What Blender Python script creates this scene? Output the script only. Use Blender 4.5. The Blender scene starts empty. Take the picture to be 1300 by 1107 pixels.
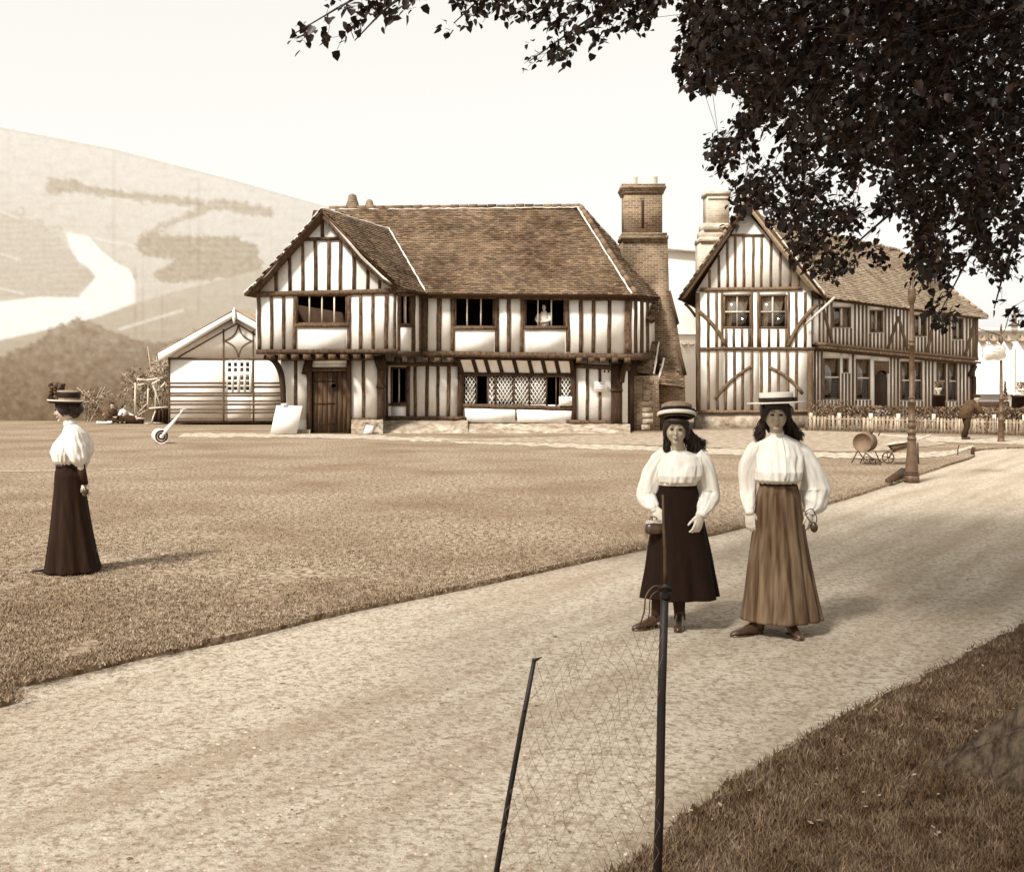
import bpy, bmesh, math, random
import numpy as np
from mathutils import Vector, Matrix, Euler, noise
random.seed(11); np.random.seed(11)
rnd = random.uniform
sc = bpy.context.scene
C = sc.collection
# ------------------------------------------------------------------ camera
H = 1.65; FP = 1400.0; CX = 650.0; HY = 488.0
cam = bpy.data.cameras.new("camera"); co = bpy.data.objects.new("camera", cam); C.objects.link(co)
co.location = (0, 0, H); co.rotation_euler = (math.radians(90), 0, 0)
cam.sensor_width = 36; cam.lens = 36*FP/1300; cam.shift_y = -(553.5-HY)/1300
cam.clip_start = .05; cam.clip_end = 2000
sc.camera = co
# ------------------------------------------------------------------ world, sun, exposure
EL = math.radians(47); AZ = math.radians(-142)       # sun on the left and a little behind the camera
SD = Vector((math.sin(AZ)*math.cos(EL), math.cos(AZ)*math.cos(EL), math.sin(EL)))
w = bpy.data.worlds.new("World"); sc.world = w; w.use_nodes = True
nt = w.node_tree; nt.nodes.clear()
sky = nt.nodes.new('ShaderNodeTexSky'); sky.sky_type = 'NISHITA'; sky.sun_disc = False
sky.sun_elevation = EL; sky.sun_rotation = AZ; sky.dust_density = 4; sky.air_density = 1
bwn = nt.nodes.new('ShaderNodeRGBToBW')
pw = nt.nodes.new('ShaderNodeMath'); pw.operation = 'POWER'; pw.inputs[1].default_value = .22
tint = nt.nodes.new('ShaderNodeMix'); tint.data_type = 'RGBA'; tint.blend_type = 'MULTIPLY'; tint.inputs[0].default_value = 1
tint.inputs[7].default_value = (6.4, 6.22, 5.9, 1)      # thin bright warm-white cloud over the whole sky
bg = nt.nodes.new('ShaderNodeBackground'); bg.inputs[1].default_value = .096
ow = nt.nodes.new('ShaderNodeOutputWorld')
L = nt.links.new
L(sky.outputs[0], bwn.inputs[0]); L(bwn.outputs[0], pw.inputs[0]); L(pw.outputs[0], tint.inputs[6])
L(tint.outputs[2], bg.inputs[0]); L(bg.outputs[0], ow.inputs[0])
sl = bpy.data.lights.new("sun", 'SUN'); sl.energy = 4.7; sl.angle = math.radians(8); sl.color = (1, .98, .94)
so = bpy.data.objects.new("sun", sl); C.objects.link(so)
so.rotation_euler = SD.to_track_quat('Z', 'Y').to_euler()
vs = sc.view_settings
sc.display_settings.display_device = 'sRGB'
vs.view_transform = 'Standard'; vs.look = 'None'; vs.gamma = 1; vs.use_curve_mapping = False; vs.exposure = 0.42
sc.render.engine = 'CYCLES'

# ------------------------------------------------------------------ helpers
def P(px, py, Y): return Vector(((px-CX)*Y/FP, Y, H-(py-HY)*Y/FP))
def gY(py, z0=0): return FP*(H-z0)/(py-HY)
def G(px, py, z0=0):
    Y = gY(py, z0); return Vector(((px-CX)*Y/FP, Y, z0))
def lin(c):
    c = c/255; return c/12.92 if c <= .04045 else ((c+.055)/1.055)**2.4
SEP = [(0, (8, 3, 1)), (.12, (35, 20, 10)), (.25, (72, 51, 33)), (.5, (141, 121, 98)), (.75, (201, 189, 170)), (1, (252, 250, 246))]
def sep(t):
    t = max(0, min(1, t))
    for (a, ca), (b, cb) in zip(SEP, SEP[1:]):
        if t <= b:
            f = (t-a)/(b-a); return tuple(lin(ca[i]+(cb[i]-ca[i])*f) for i in range(3))+(1,)
    return (1, 1, 1, 1)
MATS = {}
def mat(name, t1, t2=None, scale=6, detail=6, rough=.85, bump=.2, stretch=(1, 1, 1), rv=0, bd=.02, spec=.25, lo=.35, hi=.65, t3=None, scale3=.6, f3=.5, sheen=0, bscale=None, rot3=0, str3=(1, 1, 1)):
    """t1..t2 mixed by noise; rv = amount of per-face random value; t3 = large soft patches"""
    m = bpy.data.materials.new(name); m.use_nodes = True; n = m.node_tree; b = n.nodes['Principled BSDF']; l = n.links.new
    b.inputs['Roughness'].default_value = rough; b.inputs['Specular IOR Level'].default_value = spec
    if t2 is None: t2 = t1
    tc = n.nodes.new('ShaderNodeTexCoord'); mp = n.nodes.new('ShaderNodeMapping'); mp.inputs['Scale'].default_value = stretch
    l(tc.outputs['Object'], mp.inputs[0])
    nz = n.nodes.new('ShaderNodeTexNoise'); nz.inputs['Scale'].default_value = scale; nz.inputs['Detail'].default_value = detail; nz.inputs['Roughness'].default_value = .65
    l(mp.outputs[0], nz.inputs['Vector'])
    cr = n.nodes.new('ShaderNodeValToRGB'); cr.color_ramp.elements[0].position = lo; cr.color_ramp.elements[1].position = hi
    cr.color_ramp.elements[0].color = sep(t1); cr.color_ramp.elements[1].color = sep(t2); l(nz.outputs[0], cr.inputs[0])
    out = cr.outputs[0]
    if t3 is not None:
        n3 = n.nodes.new('ShaderNodeTexNoise'); n3.inputs['Scale'].default_value = scale3; n3.inputs['Detail'].default_value = 5
        m3 = n.nodes.new('ShaderNodeMapping'); m3.inputs['Scale'].default_value = str3; m0 = n.nodes.new('ShaderNodeMapping'); m0.inputs['Rotation'].default_value = (0, 0, rot3); l(tc.outputs['Object'], m0.inputs[0]); l(m0.outputs[0], m3.inputs[0]); l(m3.outputs[0], n3.inputs['Vector'])
        r3 = n.nodes.new('ShaderNodeMapRange'); r3.inputs[1].default_value = .4; r3.inputs[2].default_value = .68; r3.inputs[4].default_value = f3
        l(n3.outputs[0], r3.inputs[0])
        mx = n.nodes.new('ShaderNodeMix'); mx.data_type = 'RGBA'; l(r3.outputs[0], mx.inputs[0]); l(out, mx.inputs[6]); mx.inputs[7].default_value = sep(t3)
        out = mx.outputs[2]
    if rv:
        at = n.nodes.new('ShaderNodeAttribute'); at.attribute_name = 'rv'
        mr = n.nodes.new('ShaderNodeMapRange'); mr.inputs[3].default_value = 1-rv; mr.inputs[4].default_value = 1+rv
        l(at.outputs['Fac'], mr.inputs[0])
        mx = n.nodes.new('ShaderNodeMix'); mx.data_type = 'RGBA'; mx.blend_type = 'MULTIPLY'; mx.inputs[0].default_value = 1
        l(out, mx.inputs[6]); l(mr.outputs[0], mx.inputs[7]); out = mx.outputs[2]
    l(out, b.inputs['Base Color'])
    if bump:
        bp = n.nodes.new('ShaderNodeBump'); bp.inputs['Strength'].default_value = bump; bp.inputs['Distance'].default_value = bd
        src = nz.outputs[0]
        if bscale:
            nb = n.nodes.new('ShaderNodeTexNoise'); nb.inputs['Scale'].default_value = bscale; nb.inputs['Detail'].default_value = 8; nb.inputs['Roughness'].default_value = .7
            l(mp.outputs[0], nb.inputs['Vector']); src = nb.outputs[0]
        l(src, bp.inputs['Height']); l(bp.outputs[0], b.inputs['Normal'])
    MATS[name] = m
    return m
class MB:
    def __init__(s): s.v = []; s.f = []; s.r = []
    def face(s, pts, r=None):
        i = len(s.v); s.v += [tuple(p) for p in pts]; s.f.append(tuple(range(i, i+len(pts)))); s.r.append(rnd(0, 1) if r is None else r)
    def prism(s, pts, ext, r=None):
        """closed prism: polygon pts, moved by vector ext for the back"""
        i = len(s.v); n = len(pts); ext = Vector(ext); r = rnd(0, 1) if r is None else r
        s.v += [tuple(p) for p in pts] + [tuple(Vector(p)+ext) for p in pts]
        s.f.append(tuple(range(i, i+n))); s.f.append(tuple(range(i+2*n-1, i+n-1, -1)))
        for k in range(n): s.f.append((i+k, i+n+k, i+n+(k+1) % n, i+(k+1) % n))
        s.r += [r]*(n+2)
    def box(s, c, d, rz=0, rot=None, r=None):
        c = Vector(c); M = (Euler(rot) if rot else Euler((0, 0, rz))).to_matrix(); h = [x/2 for x in d]
        q = [c+M@Vector((sx*h[0], sy*h[1], -h[2])) for sx, sy in ((-1, -1), (1, -1), (1, 1), (-1, 1))]
        s.prism(q, M@Vector((0, 0, d[2])), r)
    def rings(s, rs, closed=False, cap=True, r=None):
        i = len(s.v); n = len(rs[0]); m = len(rs); r = rnd(0, 1) if r is None else r
        for q in rs: s.v += [tuple(p) for p in q]
        for a in range(m-1+(1 if closed else 0)):
            b = (a+1) % m
            for k in range(n):
                s.f.append((i+a*n+k, i+a*n+(k+1) % n, i+b*n+(k+1) % n, i+b*n+k)); s.r.append(r)
        if cap and not closed:
            s.f.append(tuple(i+k for k in reversed(range(n)))); s.f.append(tuple(i+(m-1)*n+k for k in range(n))); s.r += [r, r]
    def tube(s, pts, rad, n=8, cap=True, r=None, wob=0, flat=1, up=None):
        pts = [Vector(p) for p in pts]; m = len(pts)
        if not hasattr(rad, '__len__'): rad = [rad]*m
        rs = []; u = None
        for k in range(m):
            d = (pts[min(k+1, m-1)]-pts[max(k-1, 0)])
            if d.length < 1e-9: d = Vector((0, 0, 1))
            d.normalize()
            if u is None:
                u = up if up is not None else (Vector((0, 1, 0)) if abs(d.y) < .9 else Vector((1, 0, 0)))
            u = (u-d*u.dot(d)).normalized(); v = d.cross(u)
            rs.append([pts[k]+(u*math.cos(a)*flat+v*math.sin(a))*rad[k]*(1+rnd(-wob, wob)) for a in [2*math.pi*j/n for j in range(n)]])
        s.rings(rs, cap=cap, r=r)
    def lathe(s, prof, c=(0, 0, 0), n=16, M=None, cap=True, r=None, sx=1, sy=1):
        c = Vector(c); rs = []
        for (q, z) in prof:
            ring = [Vector((q*math.cos(a)*sx, q*math.sin(a)*sy, z)) for a in [2*math.pi*j/n for j in range(n)]]
            rs.append([c+(M@p if M else p) for p in ring])
        s.rings(rs, cap=cap, r=r)
    def ell(s, c, d, n=16, M=None, f=None, r=None):
        c = Vector(c); rs = []
        for a in range(n//2+1):
            th = math.pi*a/(n//2); th = min(max(th, .02), math.pi-.02)
            ring = []
            for j in range(n):
                p = Vector((math.sin(th)*math.cos(2*math.pi*j/n), math.sin(th)*math.sin(2*math.pi*j/n), -math.cos(th)))
                q = Vector((p.x*d[0], p.y*d[1], p.z*d[2]))
                if f: q = f(q, p)
                ring.append(c+(M@q if M else q))
            rs.append(ring)
        s.rings(rs, r=r)
    def clusters(s):
        n = len(s.v); par = list(range(n))
        def fd(a):
            while par[a] != a: par[a] = par[par[a]]; a = par[a]
            return a
        for f in s.f:
            a = fd(f[0])
            for k in f[1:]: par[fd(k)] = a
        V = np.array(s.v); root = np.array([fd(i) for i in range(n)]); ids = np.unique(root)
        if len(ids) > 260: return None
        bb = [(V[root == i].min(0)-.02, V[root == i].max(0)+.02) for i in ids]; g = list(range(len(ids)))
        def fg(a):
            while g[a] != a: a = g[a]
            return a
        for a in range(len(ids)):
            for b in range(a):
                if (bb[a][0] < bb[b][1]).all() and (bb[b][0] < bb[a][1]).all():
                    x, y = fg(a), fg(b)
                    if x != y: g[x] = y
        lab = {i: fg(k) for k, i in enumerate(ids)}; out = {}
        for f, r in zip(s.f, s.r): out.setdefault(lab[root[f[0]]], []).append((f, r))
        return out
    def build(s, name, m, parent=None, smooth=False, loc=None, two=None):
        if parent and len(s.f) < 4000 and name not in KEEP:
            cl = s.clusters()
            if cl and 2 <= len(cl) <= 20:
                res = []
                for fs in cl.values():
                    q = MB(); mp = {}
                    for f, r in fs:
                        for k in f:
                            if k not in mp: mp[k] = len(q.v); q.v.append(s.v[k])
                        q.f.append(tuple(mp[k] for k in f)); q.r.append(r)
                    res.append((len(fs), q))
                res.sort(key=lambda z: -z[0])
                return [q.build1(name, m, parent, smooth) for _, q in res][0]
        return s.build1(name, m, parent, smooth, loc)
    def build1(s, name, m, parent=None, smooth=False, loc=None):
        me = bpy.data.meshes.new(name)
        off = Vector(ORG.get(parent.name, (0, 0, 0))) if parent else Vector(loc or (0, 0, 0))
        V = np.array(s.v, dtype=np.float32).reshape(-1, 3)-np.array(off, dtype=np.float32)
        nl = np.array([len(f) for f in s.f], dtype=np.int32)
        me.vertices.add(len(V)); me.vertices.foreach_set('co', V.ravel())
        me.loops.add(int(nl.sum())); me.polygons.add(len(nl))
        me.polygons.foreach_set('loop_start', np.concatenate([[0], np.cumsum(nl)[:-1]]).astype(np.int32))
        me.loops.foreach_set('vertex_index', np.array([i for f in s.f for i in f], dtype=np.int32))
        me.update(calc_edges=True)
        at = me.attributes.new('rv', 'FLOAT', 'FACE'); at.data.foreach_set('value', np.array(s.r, dtype=np.float32))
        if smooth: me.polygons.foreach_set('use_smooth', [True]*len(nl))
        me.validate()
        if m: me.materials.append(MATS[m] if isinstance(m, str) else m)
        o = bpy.data.objects.new(name, me); C.objects.link(o)
        if parent: o.parent = parent; ORG[o.name] = ORG.get(parent.name, (0, 0, 0))
        else: o.location = off; ORG[o.name] = tuple(off)
        return o
ORG = {}
KEEP = {'flowers', 'bow', 'hair', 'body', 'lips', 'foliage', 'plant', 'blouse', 'stocking', 'brown_batten', 'inner_wall', 'wall', 'timber_frame', 'roof_boarding', 'brushwood', 'stone_quoin', 'drum', 'burner'}
def tag(o, label=None, cat=None, group=None, kind=None):
    if label: o['label'] = label
    if cat: o['category'] = cat
    if group: o['group'] = group
    if kind: o['kind'] = kind
    return o
def thing(name, label, cat, loc=(0, 0, 0), group=None):
    o = bpy.data.objects.new(name, None); C.objects.link(o); o.location = loc; o.empty_display_size = .1
    ORG[o.name] = tuple(loc); tag(o, label, cat, group); return o
def cubic(pts, n):
    out = []; pts = [Vector(p) for p in pts]; q = [2*pts[0]-pts[1]]+pts+[2*pts[-1]-pts[-2]]
    for i in range(1, len(q)-2):
        for k in range(n):
            t = k/n; a, b, c, d = q[i-1], q[i], q[i+1], q[i+2]
            out.append(.5*((2*b)+(c-a)*t+(2*a-5*b+4*c-d)*t*t+(3*b-a-3*c+d)*t**3))
    out.append(pts[-1]); return out
def inpoly(x, y, poly):
    c = False; j = len(poly)-1
    for i in range(len(poly)):
        xi, yi = poly[i]; xj, yj = poly[j]
        if (yi > y) != (yj > y) and x < (xj-xi)*(y-yi)/(yj-yi)+xi: c = not c
        j = i
    return c
class F:
    """vertical wall plane through two image columns at given depths; polygons on it are real wall-plane geometry"""
    def __init__(s, x0, Y0, x1, Y1):
        s.a = Vector(((x0-CX)*Y0/FP, Y0, 0)); b = Vector(((x1-CX)*Y1/FP, Y1, 0)); s.d = (b-s.a).normalized()
        s.n = Vector((s.d.y, -s.d.x, 0))
        if s.n.y > 0: s.n = -s.n
    def p(s, px, py, off=0):
        d = Vector(((px-CX)/FP, 1, -(py-HY)/FP)); o = Vector((0, 0, H))
        t = (s.a-o).dot(s.n)/d.dot(s.n); return o+d*t+s.n*off
    def poly(s, mb, pts, off=0, th=.1, r=None): mb.prism([s.p(x, y, off) for x, y in pts], -s.n*th, r)
    def rect(s, mb, x0, y0, x1, y1, off=0, th=.1): s.poly(mb, [(x0, y0), (x1, y0), (x1, y1), (x0, y1)], off, th)
    def beam(s, mb, x0, y0, x1, y1, w_, off=.04, th=.1, jit=.35, w2=None, curve=0, n=None):
        """hewn timber between two points, edges wandering slightly; curve bows it sideways"""
        L_ = math.hypot(x1-x0, y1-y0); n = n or max(2, int(L_/14)+(3 if curve else 0)); w2 = w2 or w_
        ux, uy = (x1-x0)/L_, (y1-y0)/L_; nx, ny = -uy, ux; A = []; B = []
        for k in range(n+1):
            t = k/n; ww = (w_+(w2-w_)*t)/2; bow = curve*math.sin(math.pi*t); j = rnd(-jit, jit)*(0 if k in (0, n) else 1)
            cx, cy = x0+ux*L_*t+nx*(bow+j), y0+uy*L_*t+ny*(bow+j)
            e1, e2 = rnd(-jit, jit)*.5, rnd(-jit, jit)*.5
            A.append((cx+nx*(ww+e1), cy+ny*(ww+e1))); B.append((cx-nx*(ww+e2), cy-ny*(ww+e2)))
        rr = rnd(0, 1); o = off+rnd(-.006, .006)
        rs = []
        for a, b in zip(A, B): rs.append([s.p(*a, o), s.p(*b, o), s.p(*b, o)-s.n*th, s.p(*a, o)-s.n*th])
        mb.rings(rs, r=rr)
    def wall(s, mb, x0, y0, x1, y1, holes=(), off=0, th=.12):
        """rect wall with rectangular openings"""
        xs = sorted({x0, x1, *[h[0] for h in holes], *[h[2] for h in holes]}); ys = sorted({y0, y1, *[h[1] for h in holes], *[h[3] for h in holes]})
        for a, b in zip(xs, xs[1:]):
            run = None
            for c, d in list(zip(ys, ys[1:]))+[(None, None)]:
                solid = c is not None and not any(h[0] <= (a+b)/2 <= h[2] and h[1] <= (c+d)/2 <= h[3] for h in holes)
                if solid and run is None: run = c
                if not solid and run is not None: s.rect(mb, a, run, b, (c if c is not None else y1), off, th); run = None

# ------------------------------------------------------------------ materials
mat('plaster', .9, .95, 3, rough=.9, bump=.25, t3=.76, scale3=2.2, f3=.55, str3=(1, 1, .35))
mat('timber', .19, .36, 6, rough=.85, bump=.6, stretch=(3, 3, 1.1), rv=.3, bd=.01)
mat('timber_dark', .13, .25, 5, rough=.8, bump=.6, stretch=(5, 5, .6), rv=.3, bd=.01)
mat('timber_far', .28, .42, 5, rough=.9, bump=.4, stretch=(4, 4, .6), rv=.25, bd=.01)  # lightened against timber: distance haze put into the colour
mat('door_wood', .2, .34, 4, rough=.8, bump=.8, stretch=(8, 8, .5), rv=.3, bd=.01)
mat('tile', .25, .39, 1.4, detail=9, rough=.9, bump=.3, rv=.5, t3=.44, scale3=.5, f3=.6)
mat('tile_far', .44, .58, 1.4, detail=9, rough=.9, bump=.3, rv=.2)  # paler than tile, with the haze of distance painted in
mat('under_tile', .25, .3, 3)
mat('mortar', .78, .88, 9, bump=.5)
mat('stone', .4, .74, 3.2, detail=10, rough=.95, bump=1, bd=.06, t3=.48, scale3=.9, f3=.7)
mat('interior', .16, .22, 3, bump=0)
mat('white_paint', .86, .9, 3, rough=.6, bump=.1)
mat('white_board', .88, .91, 3, rough=.7, bump=.1)
mat('brown_paint', .26, .36, 4, rough=.6, bump=.2)
mat('dirt', .47, .72, 30, detail=15, rough=1, bump=.9, bd=.025, t3=.5, scale3=2.4, f3=.55, bscale=44, spec=.1, lo=.34, hi=.56, rot3=math.radians(-57), str3=(.12, 1.25, 1))
mat('lawn', .3, .62, 16, detail=14, rough=1, bump=.7, bd=.02, t3=.4, scale3=.45, f3=.75, spec=.05, lo=.38, hi=.6)
mat('lawn_blade', .4, .59, 8, rough=.9, bump=0, rv=.5, spec=.1, t3=.42, scale3=.45, f3=.75)
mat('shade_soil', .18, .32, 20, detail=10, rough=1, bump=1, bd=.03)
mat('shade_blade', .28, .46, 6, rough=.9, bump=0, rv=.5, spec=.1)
mat('gravel', .4, .7, 5, detail=14, rough=1, bump=1, bd=.06, lo=.4, hi=.52, stretch=(1, 1.6, 1))
mat('earth', .4, .66, 4, detail=12, rough=1, bump=1, bd=.06)
mat('pebble', .4, .66, 9, rough=.9, rv=.5, bump=0)
mat('leaf', .07, .15, 5, rough=.5, bump=0, rv=.8, spec=.3)
mat('leaf_hedge', .33, .42, 5, rough=.7, bump=0, rv=.45)
mat('leaf_bush', .42, .54, 5, rough=.8, bump=0, rv=.4)
mat('leaf_dry', .44, .64, 5, rough=.7, bump=0, rv=.35)
mat('bark', .16, .5, 6, detail=12, rough=.95, bump=1, stretch=(4, 4, .8), bd=.12)
mat('twig', .2, .26, 6, bump=0)
mat('iron', .04, .11, 14, rough=.6, bump=.4, bd=.004, spec=.4)
mat('iron_rust', .2, .32, 14, rough=.7, bump=.4, bd=.004)
mat('lamp_paint', .26, .35, 9, rough=.55, bump=.25, spec=.4)
mat('lamp_dark', .25, .32, 9, rough=.5, bump=.2)
mat('weathered', .6, .8, 5, rough=.9, bump=.5, stretch=(3, 3, .6), rv=.3)
mat('picket', .34, .62, 5, rough=.9, bump=.5, stretch=(4, 4, .5), rv=.4)
mat('drum', .34, .44, 5, rough=.8, bump=.3)
mat('hall', .87, .92, .2, rough=.9, bump=0)
mat('festoon', .5, .58, 5)
mat('skin', .6, .67, 12, rough=.55, bump=.05, bd=.002, spec=.35)
mat('skin_hand', .72, .78, 12, rough=.55, bump=.05, bd=.002, spec=.35)
mat('blouse', .82, .9, 5, rough=.85, bump=.4, bd=.008, stretch=(5, 5, .9))
mat('skirt_black', .08, .12, 4, rough=.9, bump=.25, stretch=(6, 6, .5), spec=.15)
mat('skirt_brown', .16, .22, 5, rough=.9, bump=.3, stretch=(6, 6, .4), spec=.15)
mat('skirt_dark', .1, .16, 4, rough=.9, bump=.2, stretch=(6, 6, .4), spec=.15)
mat('skirt_tan', .24, .42, 2.6, detail=2, rough=.9, bump=.15, stretch=(7, 7, .03), spec=.15)  # light and shade of the folds put into the colour as vertical stripes
mat('hair', .1, .17, 30, rough=.5, bump=.6, stretch=(5, 5, .6), bd=.004, spec=.4)
mat('straw', .78, .85, 60, rough=.8, bump=.4, bd=.002, stretch=(1, 1, 5))
mat('ribbon_black', .1, .13, 6, rough=.6, bump=0)
mat('hat_mid', .42, .52, 20, rough=.8, bump=.3, bd=.003)
mat('felt_dark', .14, .2, 20, rough=.9, bump=.2, bd=.003)
mat('leather', .2, .27, 12, rough=.35, bump=.1, spec=.5)
mat('stocking', .16, .2, 20, rough=.9, bump=0)
mat('metal_bright', .7, .8, 9, rough=.3, bump=0, spec=.6)
mat('lips', .52, .54, 9, rough=.5, bump=0)
mat('eye_dark', .16, .18, 9, rough=.3, bump=0)
mat('coat', .24, .3, 8, rough=.9)
mat('curtain', .76, .86, 8, rough=.9, stretch=(8, 8, .3))
mat('flower', .14, .34, 30, rough=.8, rv=.5)
mat('ink', .4, .45, 9, bump=0)
mat('pale_timber', .42, .56, 6, rough=.9, bump=.4, stretch=(3, 3, 1.1), rv=.2)
mat('chalk', .52, .66, 12, rough=1, bump=.5)
mat('rut', .5, .66, 14, detail=12, rough=1, bump=1, bd=.02)
mat('net_wire', .38, .48, 9, bump=0)
def glass():
    m = bpy.data.materials.new('window_glass'); m.use_nodes = True; n = m.node_tree; n.nodes.clear()
    t = n.nodes.new('ShaderNodeBsdfTransparent'); t.inputs[0].default_value = (.72, .68, .62, 1)
    g = n.nodes.new('ShaderNodeBsdfGlossy'); g.inputs['Roughness'].default_value = .05
    x = n.nodes.new('ShaderNodeMixShader'); x.inputs[0].default_value = .16; o = n.nodes.new('ShaderNodeOutputMaterial')
    n.links.new(t.outputs[0], x.inputs[1]); n.links.new(g.outputs[0], x.inputs[2]); n.links.new(x.outputs[0], o.inputs[0]); MATS['glass'] = m
glass()
def brick(name, t1, t2, tm, s=1.0):
    m = mat(name, t1, t2, 3, bump=0); n = m.node_tree; l = n.links.new; b = n.nodes['Principled BSDF']
    tc = n.nodes.new('ShaderNodeTexCoord'); sp = n.nodes.new('ShaderNodeSeparateXYZ'); l(tc.outputs['Object'], sp.inputs[0])
    ad = n.nodes.new('ShaderNodeMath'); l(sp.outputs[0], ad.inputs[0]); l(sp.outputs[1], ad.inputs[1])
    cb = n.nodes.new('ShaderNodeCombineXYZ'); l(ad.outputs[0], cb.inputs[0]); l(sp.outputs[2], cb.inputs[1])
    nz = n.nodes.new('ShaderNodeTexNoise'); nz.inputs['Scale'].default_value = 2.5; l(tc.outputs['Object'], nz.inputs['Vector'])
    sc_ = n.nodes.new('ShaderNodeVectorMath'); sc_.operation = 'SCALE'; sc_.inputs['Scale'].default_value = .05; l(nz.outputs['Color'], sc_.inputs[0])
    av = n.nodes.new('ShaderNodeVectorMath'); l(cb.outputs[0], av.inputs[0]); l(sc_.outputs[0], av.inputs[1])
    bt = n.nodes.new('ShaderNodeTexBrick'); bt.inputs['Scale'].default_value = 1; bt.inputs['Brick Width'].default_value = .26*s; bt.inputs['Row Height'].default_value = .095*s
    bt.inputs['Mortar Size'].default_value = .014*s; bt.inputs['Color1'].default_value = sep(t1); bt.inputs['Color2'].default_value = sep(t2); bt.inputs['Mortar'].default_value = sep(tm)
    l(av.outputs[0], bt.inputs['Vector'])
    n2 = n.nodes.new('ShaderNodeTexNoise'); n2.inputs['Scale'].default_value = 1.3; n2.inputs['Detail'].default_value = 8; l(tc.outputs['Object'], n2.inputs['Vector'])
    mr = n.nodes.new('ShaderNodeMapRange'); mr.inputs[1].default_value = .3; mr.inputs[2].default_value = .7; mr.inputs[3].default_value = .65; mr.inputs[4].default_value = 1.35; l(n2.outputs[0], mr.inputs[0])
    mx = n.nodes.new('ShaderNodeMix'); mx.data_type = 'RGBA'; mx.blend_type = 'MULTIPLY'; mx.inputs[0].default_value = 1; l(bt.outputs[0], mx.inputs[6]); l(mr.outputs[0], mx.inputs[7])
    l(mx.outputs[2], b.inputs['Base Color'])
    bp = n.nodes.new('ShaderNodeBump'); bp.invert = True; bp.inputs['Strength'].default_value = .7; bp.inputs['Distance'].default_value = .02; l(bt.outputs['Fac'], bp.inputs['Height']); l(bp.outputs[0], b.inputs['Normal'])
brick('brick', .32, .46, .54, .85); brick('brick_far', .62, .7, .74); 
# ================================================================== GROUND
pathm = MB(); Rr = 700
pathm.face([(-Rr, -60, -.05), (Rr, -60, -.05), (Rr, 900, -.05), (-Rr, 900, -.05)])
tag(pathm.build('path', 'dirt'), kind='structure')
LE = [(-260, 912), (0, 866), (90, 848), (180, 827), (300, 804), (430, 773), (600, 739), (780, 700), (860, 684), (950, 664), (1050, 637), (1110, 619), (1165, 601), (1230, 581), (1290, 567)]
edge = [Vector((-70, -10, 0)), Vector((-30, .5, 0)), Vector((-12, 3.6, 0))]+[G(x, y) for x, y in LE]+[Vector((24, 31, 0)), Vector((70, 33, 0))]
EDGE = []
for e in cubic(edge, 60):
    k = noise.noise(Vector((e.x*2.2, e.y*2.2, 0)))*(.03+.006*max(0, e.y))+noise.noise(Vector((e.x*9, e.y*9, 3)))*.035
    EDGE.append(Vector((e.x+k, e.y+k*1.4, 0)))
lm = MB(); D = Vector((-1, 1.2, 0)); ds = [0, .25, 1, 4, 16, 80, 420]
for a, b in zip(EDGE, EDGE[1:]):
    lm.face([a+Vector((0, 0, -.08)), b+Vector((0, 0, -.08)), b, a])
    for d0, d1 in zip(ds, ds[1:]): lm.face([a+D*d0, b+D*d0, b+D*d1, a+D*d1])
tag(lm.build('lawn', 'lawn'), kind='structure')
# near grass verge under the tree on the right
NE = [(730, 1140), (838, 1066), (898, 1012), (962, 972), (1050, 918), (1130, 880), (1210, 838), (1300, 790), (1400, 745)]
ne = [Vector((-2.6, -3, 0)), Vector((-1.2, 1.6, 0))]+[G(x, y) for x, y in NE]+[Vector((9.5, 13, 0))]
NEDGE = [Vector((e.x+noise.noise(Vector((e.x*4, e.y*4, 0)))*.05+noise.noise(Vector((e.x*17, e.y*17, 0)))*.03, e.y, 0)) for e in cubic(ne, 40)]
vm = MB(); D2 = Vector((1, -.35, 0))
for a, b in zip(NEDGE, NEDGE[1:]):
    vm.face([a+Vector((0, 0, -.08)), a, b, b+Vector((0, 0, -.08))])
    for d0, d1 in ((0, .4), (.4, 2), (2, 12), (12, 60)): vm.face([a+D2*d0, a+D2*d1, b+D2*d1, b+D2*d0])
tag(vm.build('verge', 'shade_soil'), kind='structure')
# distant level ground is the lawn sheet; lighter gravel walk before the house and worn tracks
def strip(name, m, top, bot, z, n=24, jit=.5, kind='structure'):
    mb = MB(); T = cubic([Vector((x, y, 0)) for x, y in top], n); B = cubic([Vector((x, y, 0)) for x, y in bot], n)
    k = min(len(T), len(B))
    q = lambda v, j: G(v.x, v.y+rnd(-jit, jit)*j, z)
    A = [(q(T[i], 1), q(B[i], 1)) for i in range(k)]
    for (a, b), (c, d) in zip(A, A[1:]): mb.face([a, b, d, c])
    return tag(mb.build(name, m), kind=kind)
strip('gravel_walk', 'gravel', [(235, 550), (420, 551.5), (600, 557.5), (800, 565), (950, 570)], [(225, 555), (420, 556), (600, 563), (800, 571.5), (950, 577)], .006, jit=1.0)
strip('gravel_walk', 'gravel', [(900, 570), (1000, 573), (1100, 575), (1195, 573), (1235, 565)], [(900, 576), (1000, 579), (1100, 582), (1190, 580), (1236, 568)], .010, jit=.8)
strip('worn_track', 'gravel', [(980, 546), (1080, 549), (1200, 554), (1300, 556), (1330, 557)], [(980, 549), (1080, 553), (1200, 561), (1300, 564), (1330, 566)], .006, jit=.4)
strip('earth_strip', 'earth', [(560, 558.5), (700, 554), (820, 550), (900, 546), (1000, 546), (1100, 551), (1200, 562)], [(560, 559), (700, 562), (820, 565), (900, 568), (1000, 571.5), (1100, 573), (1200, 564)], .014, jit=.5)
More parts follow.
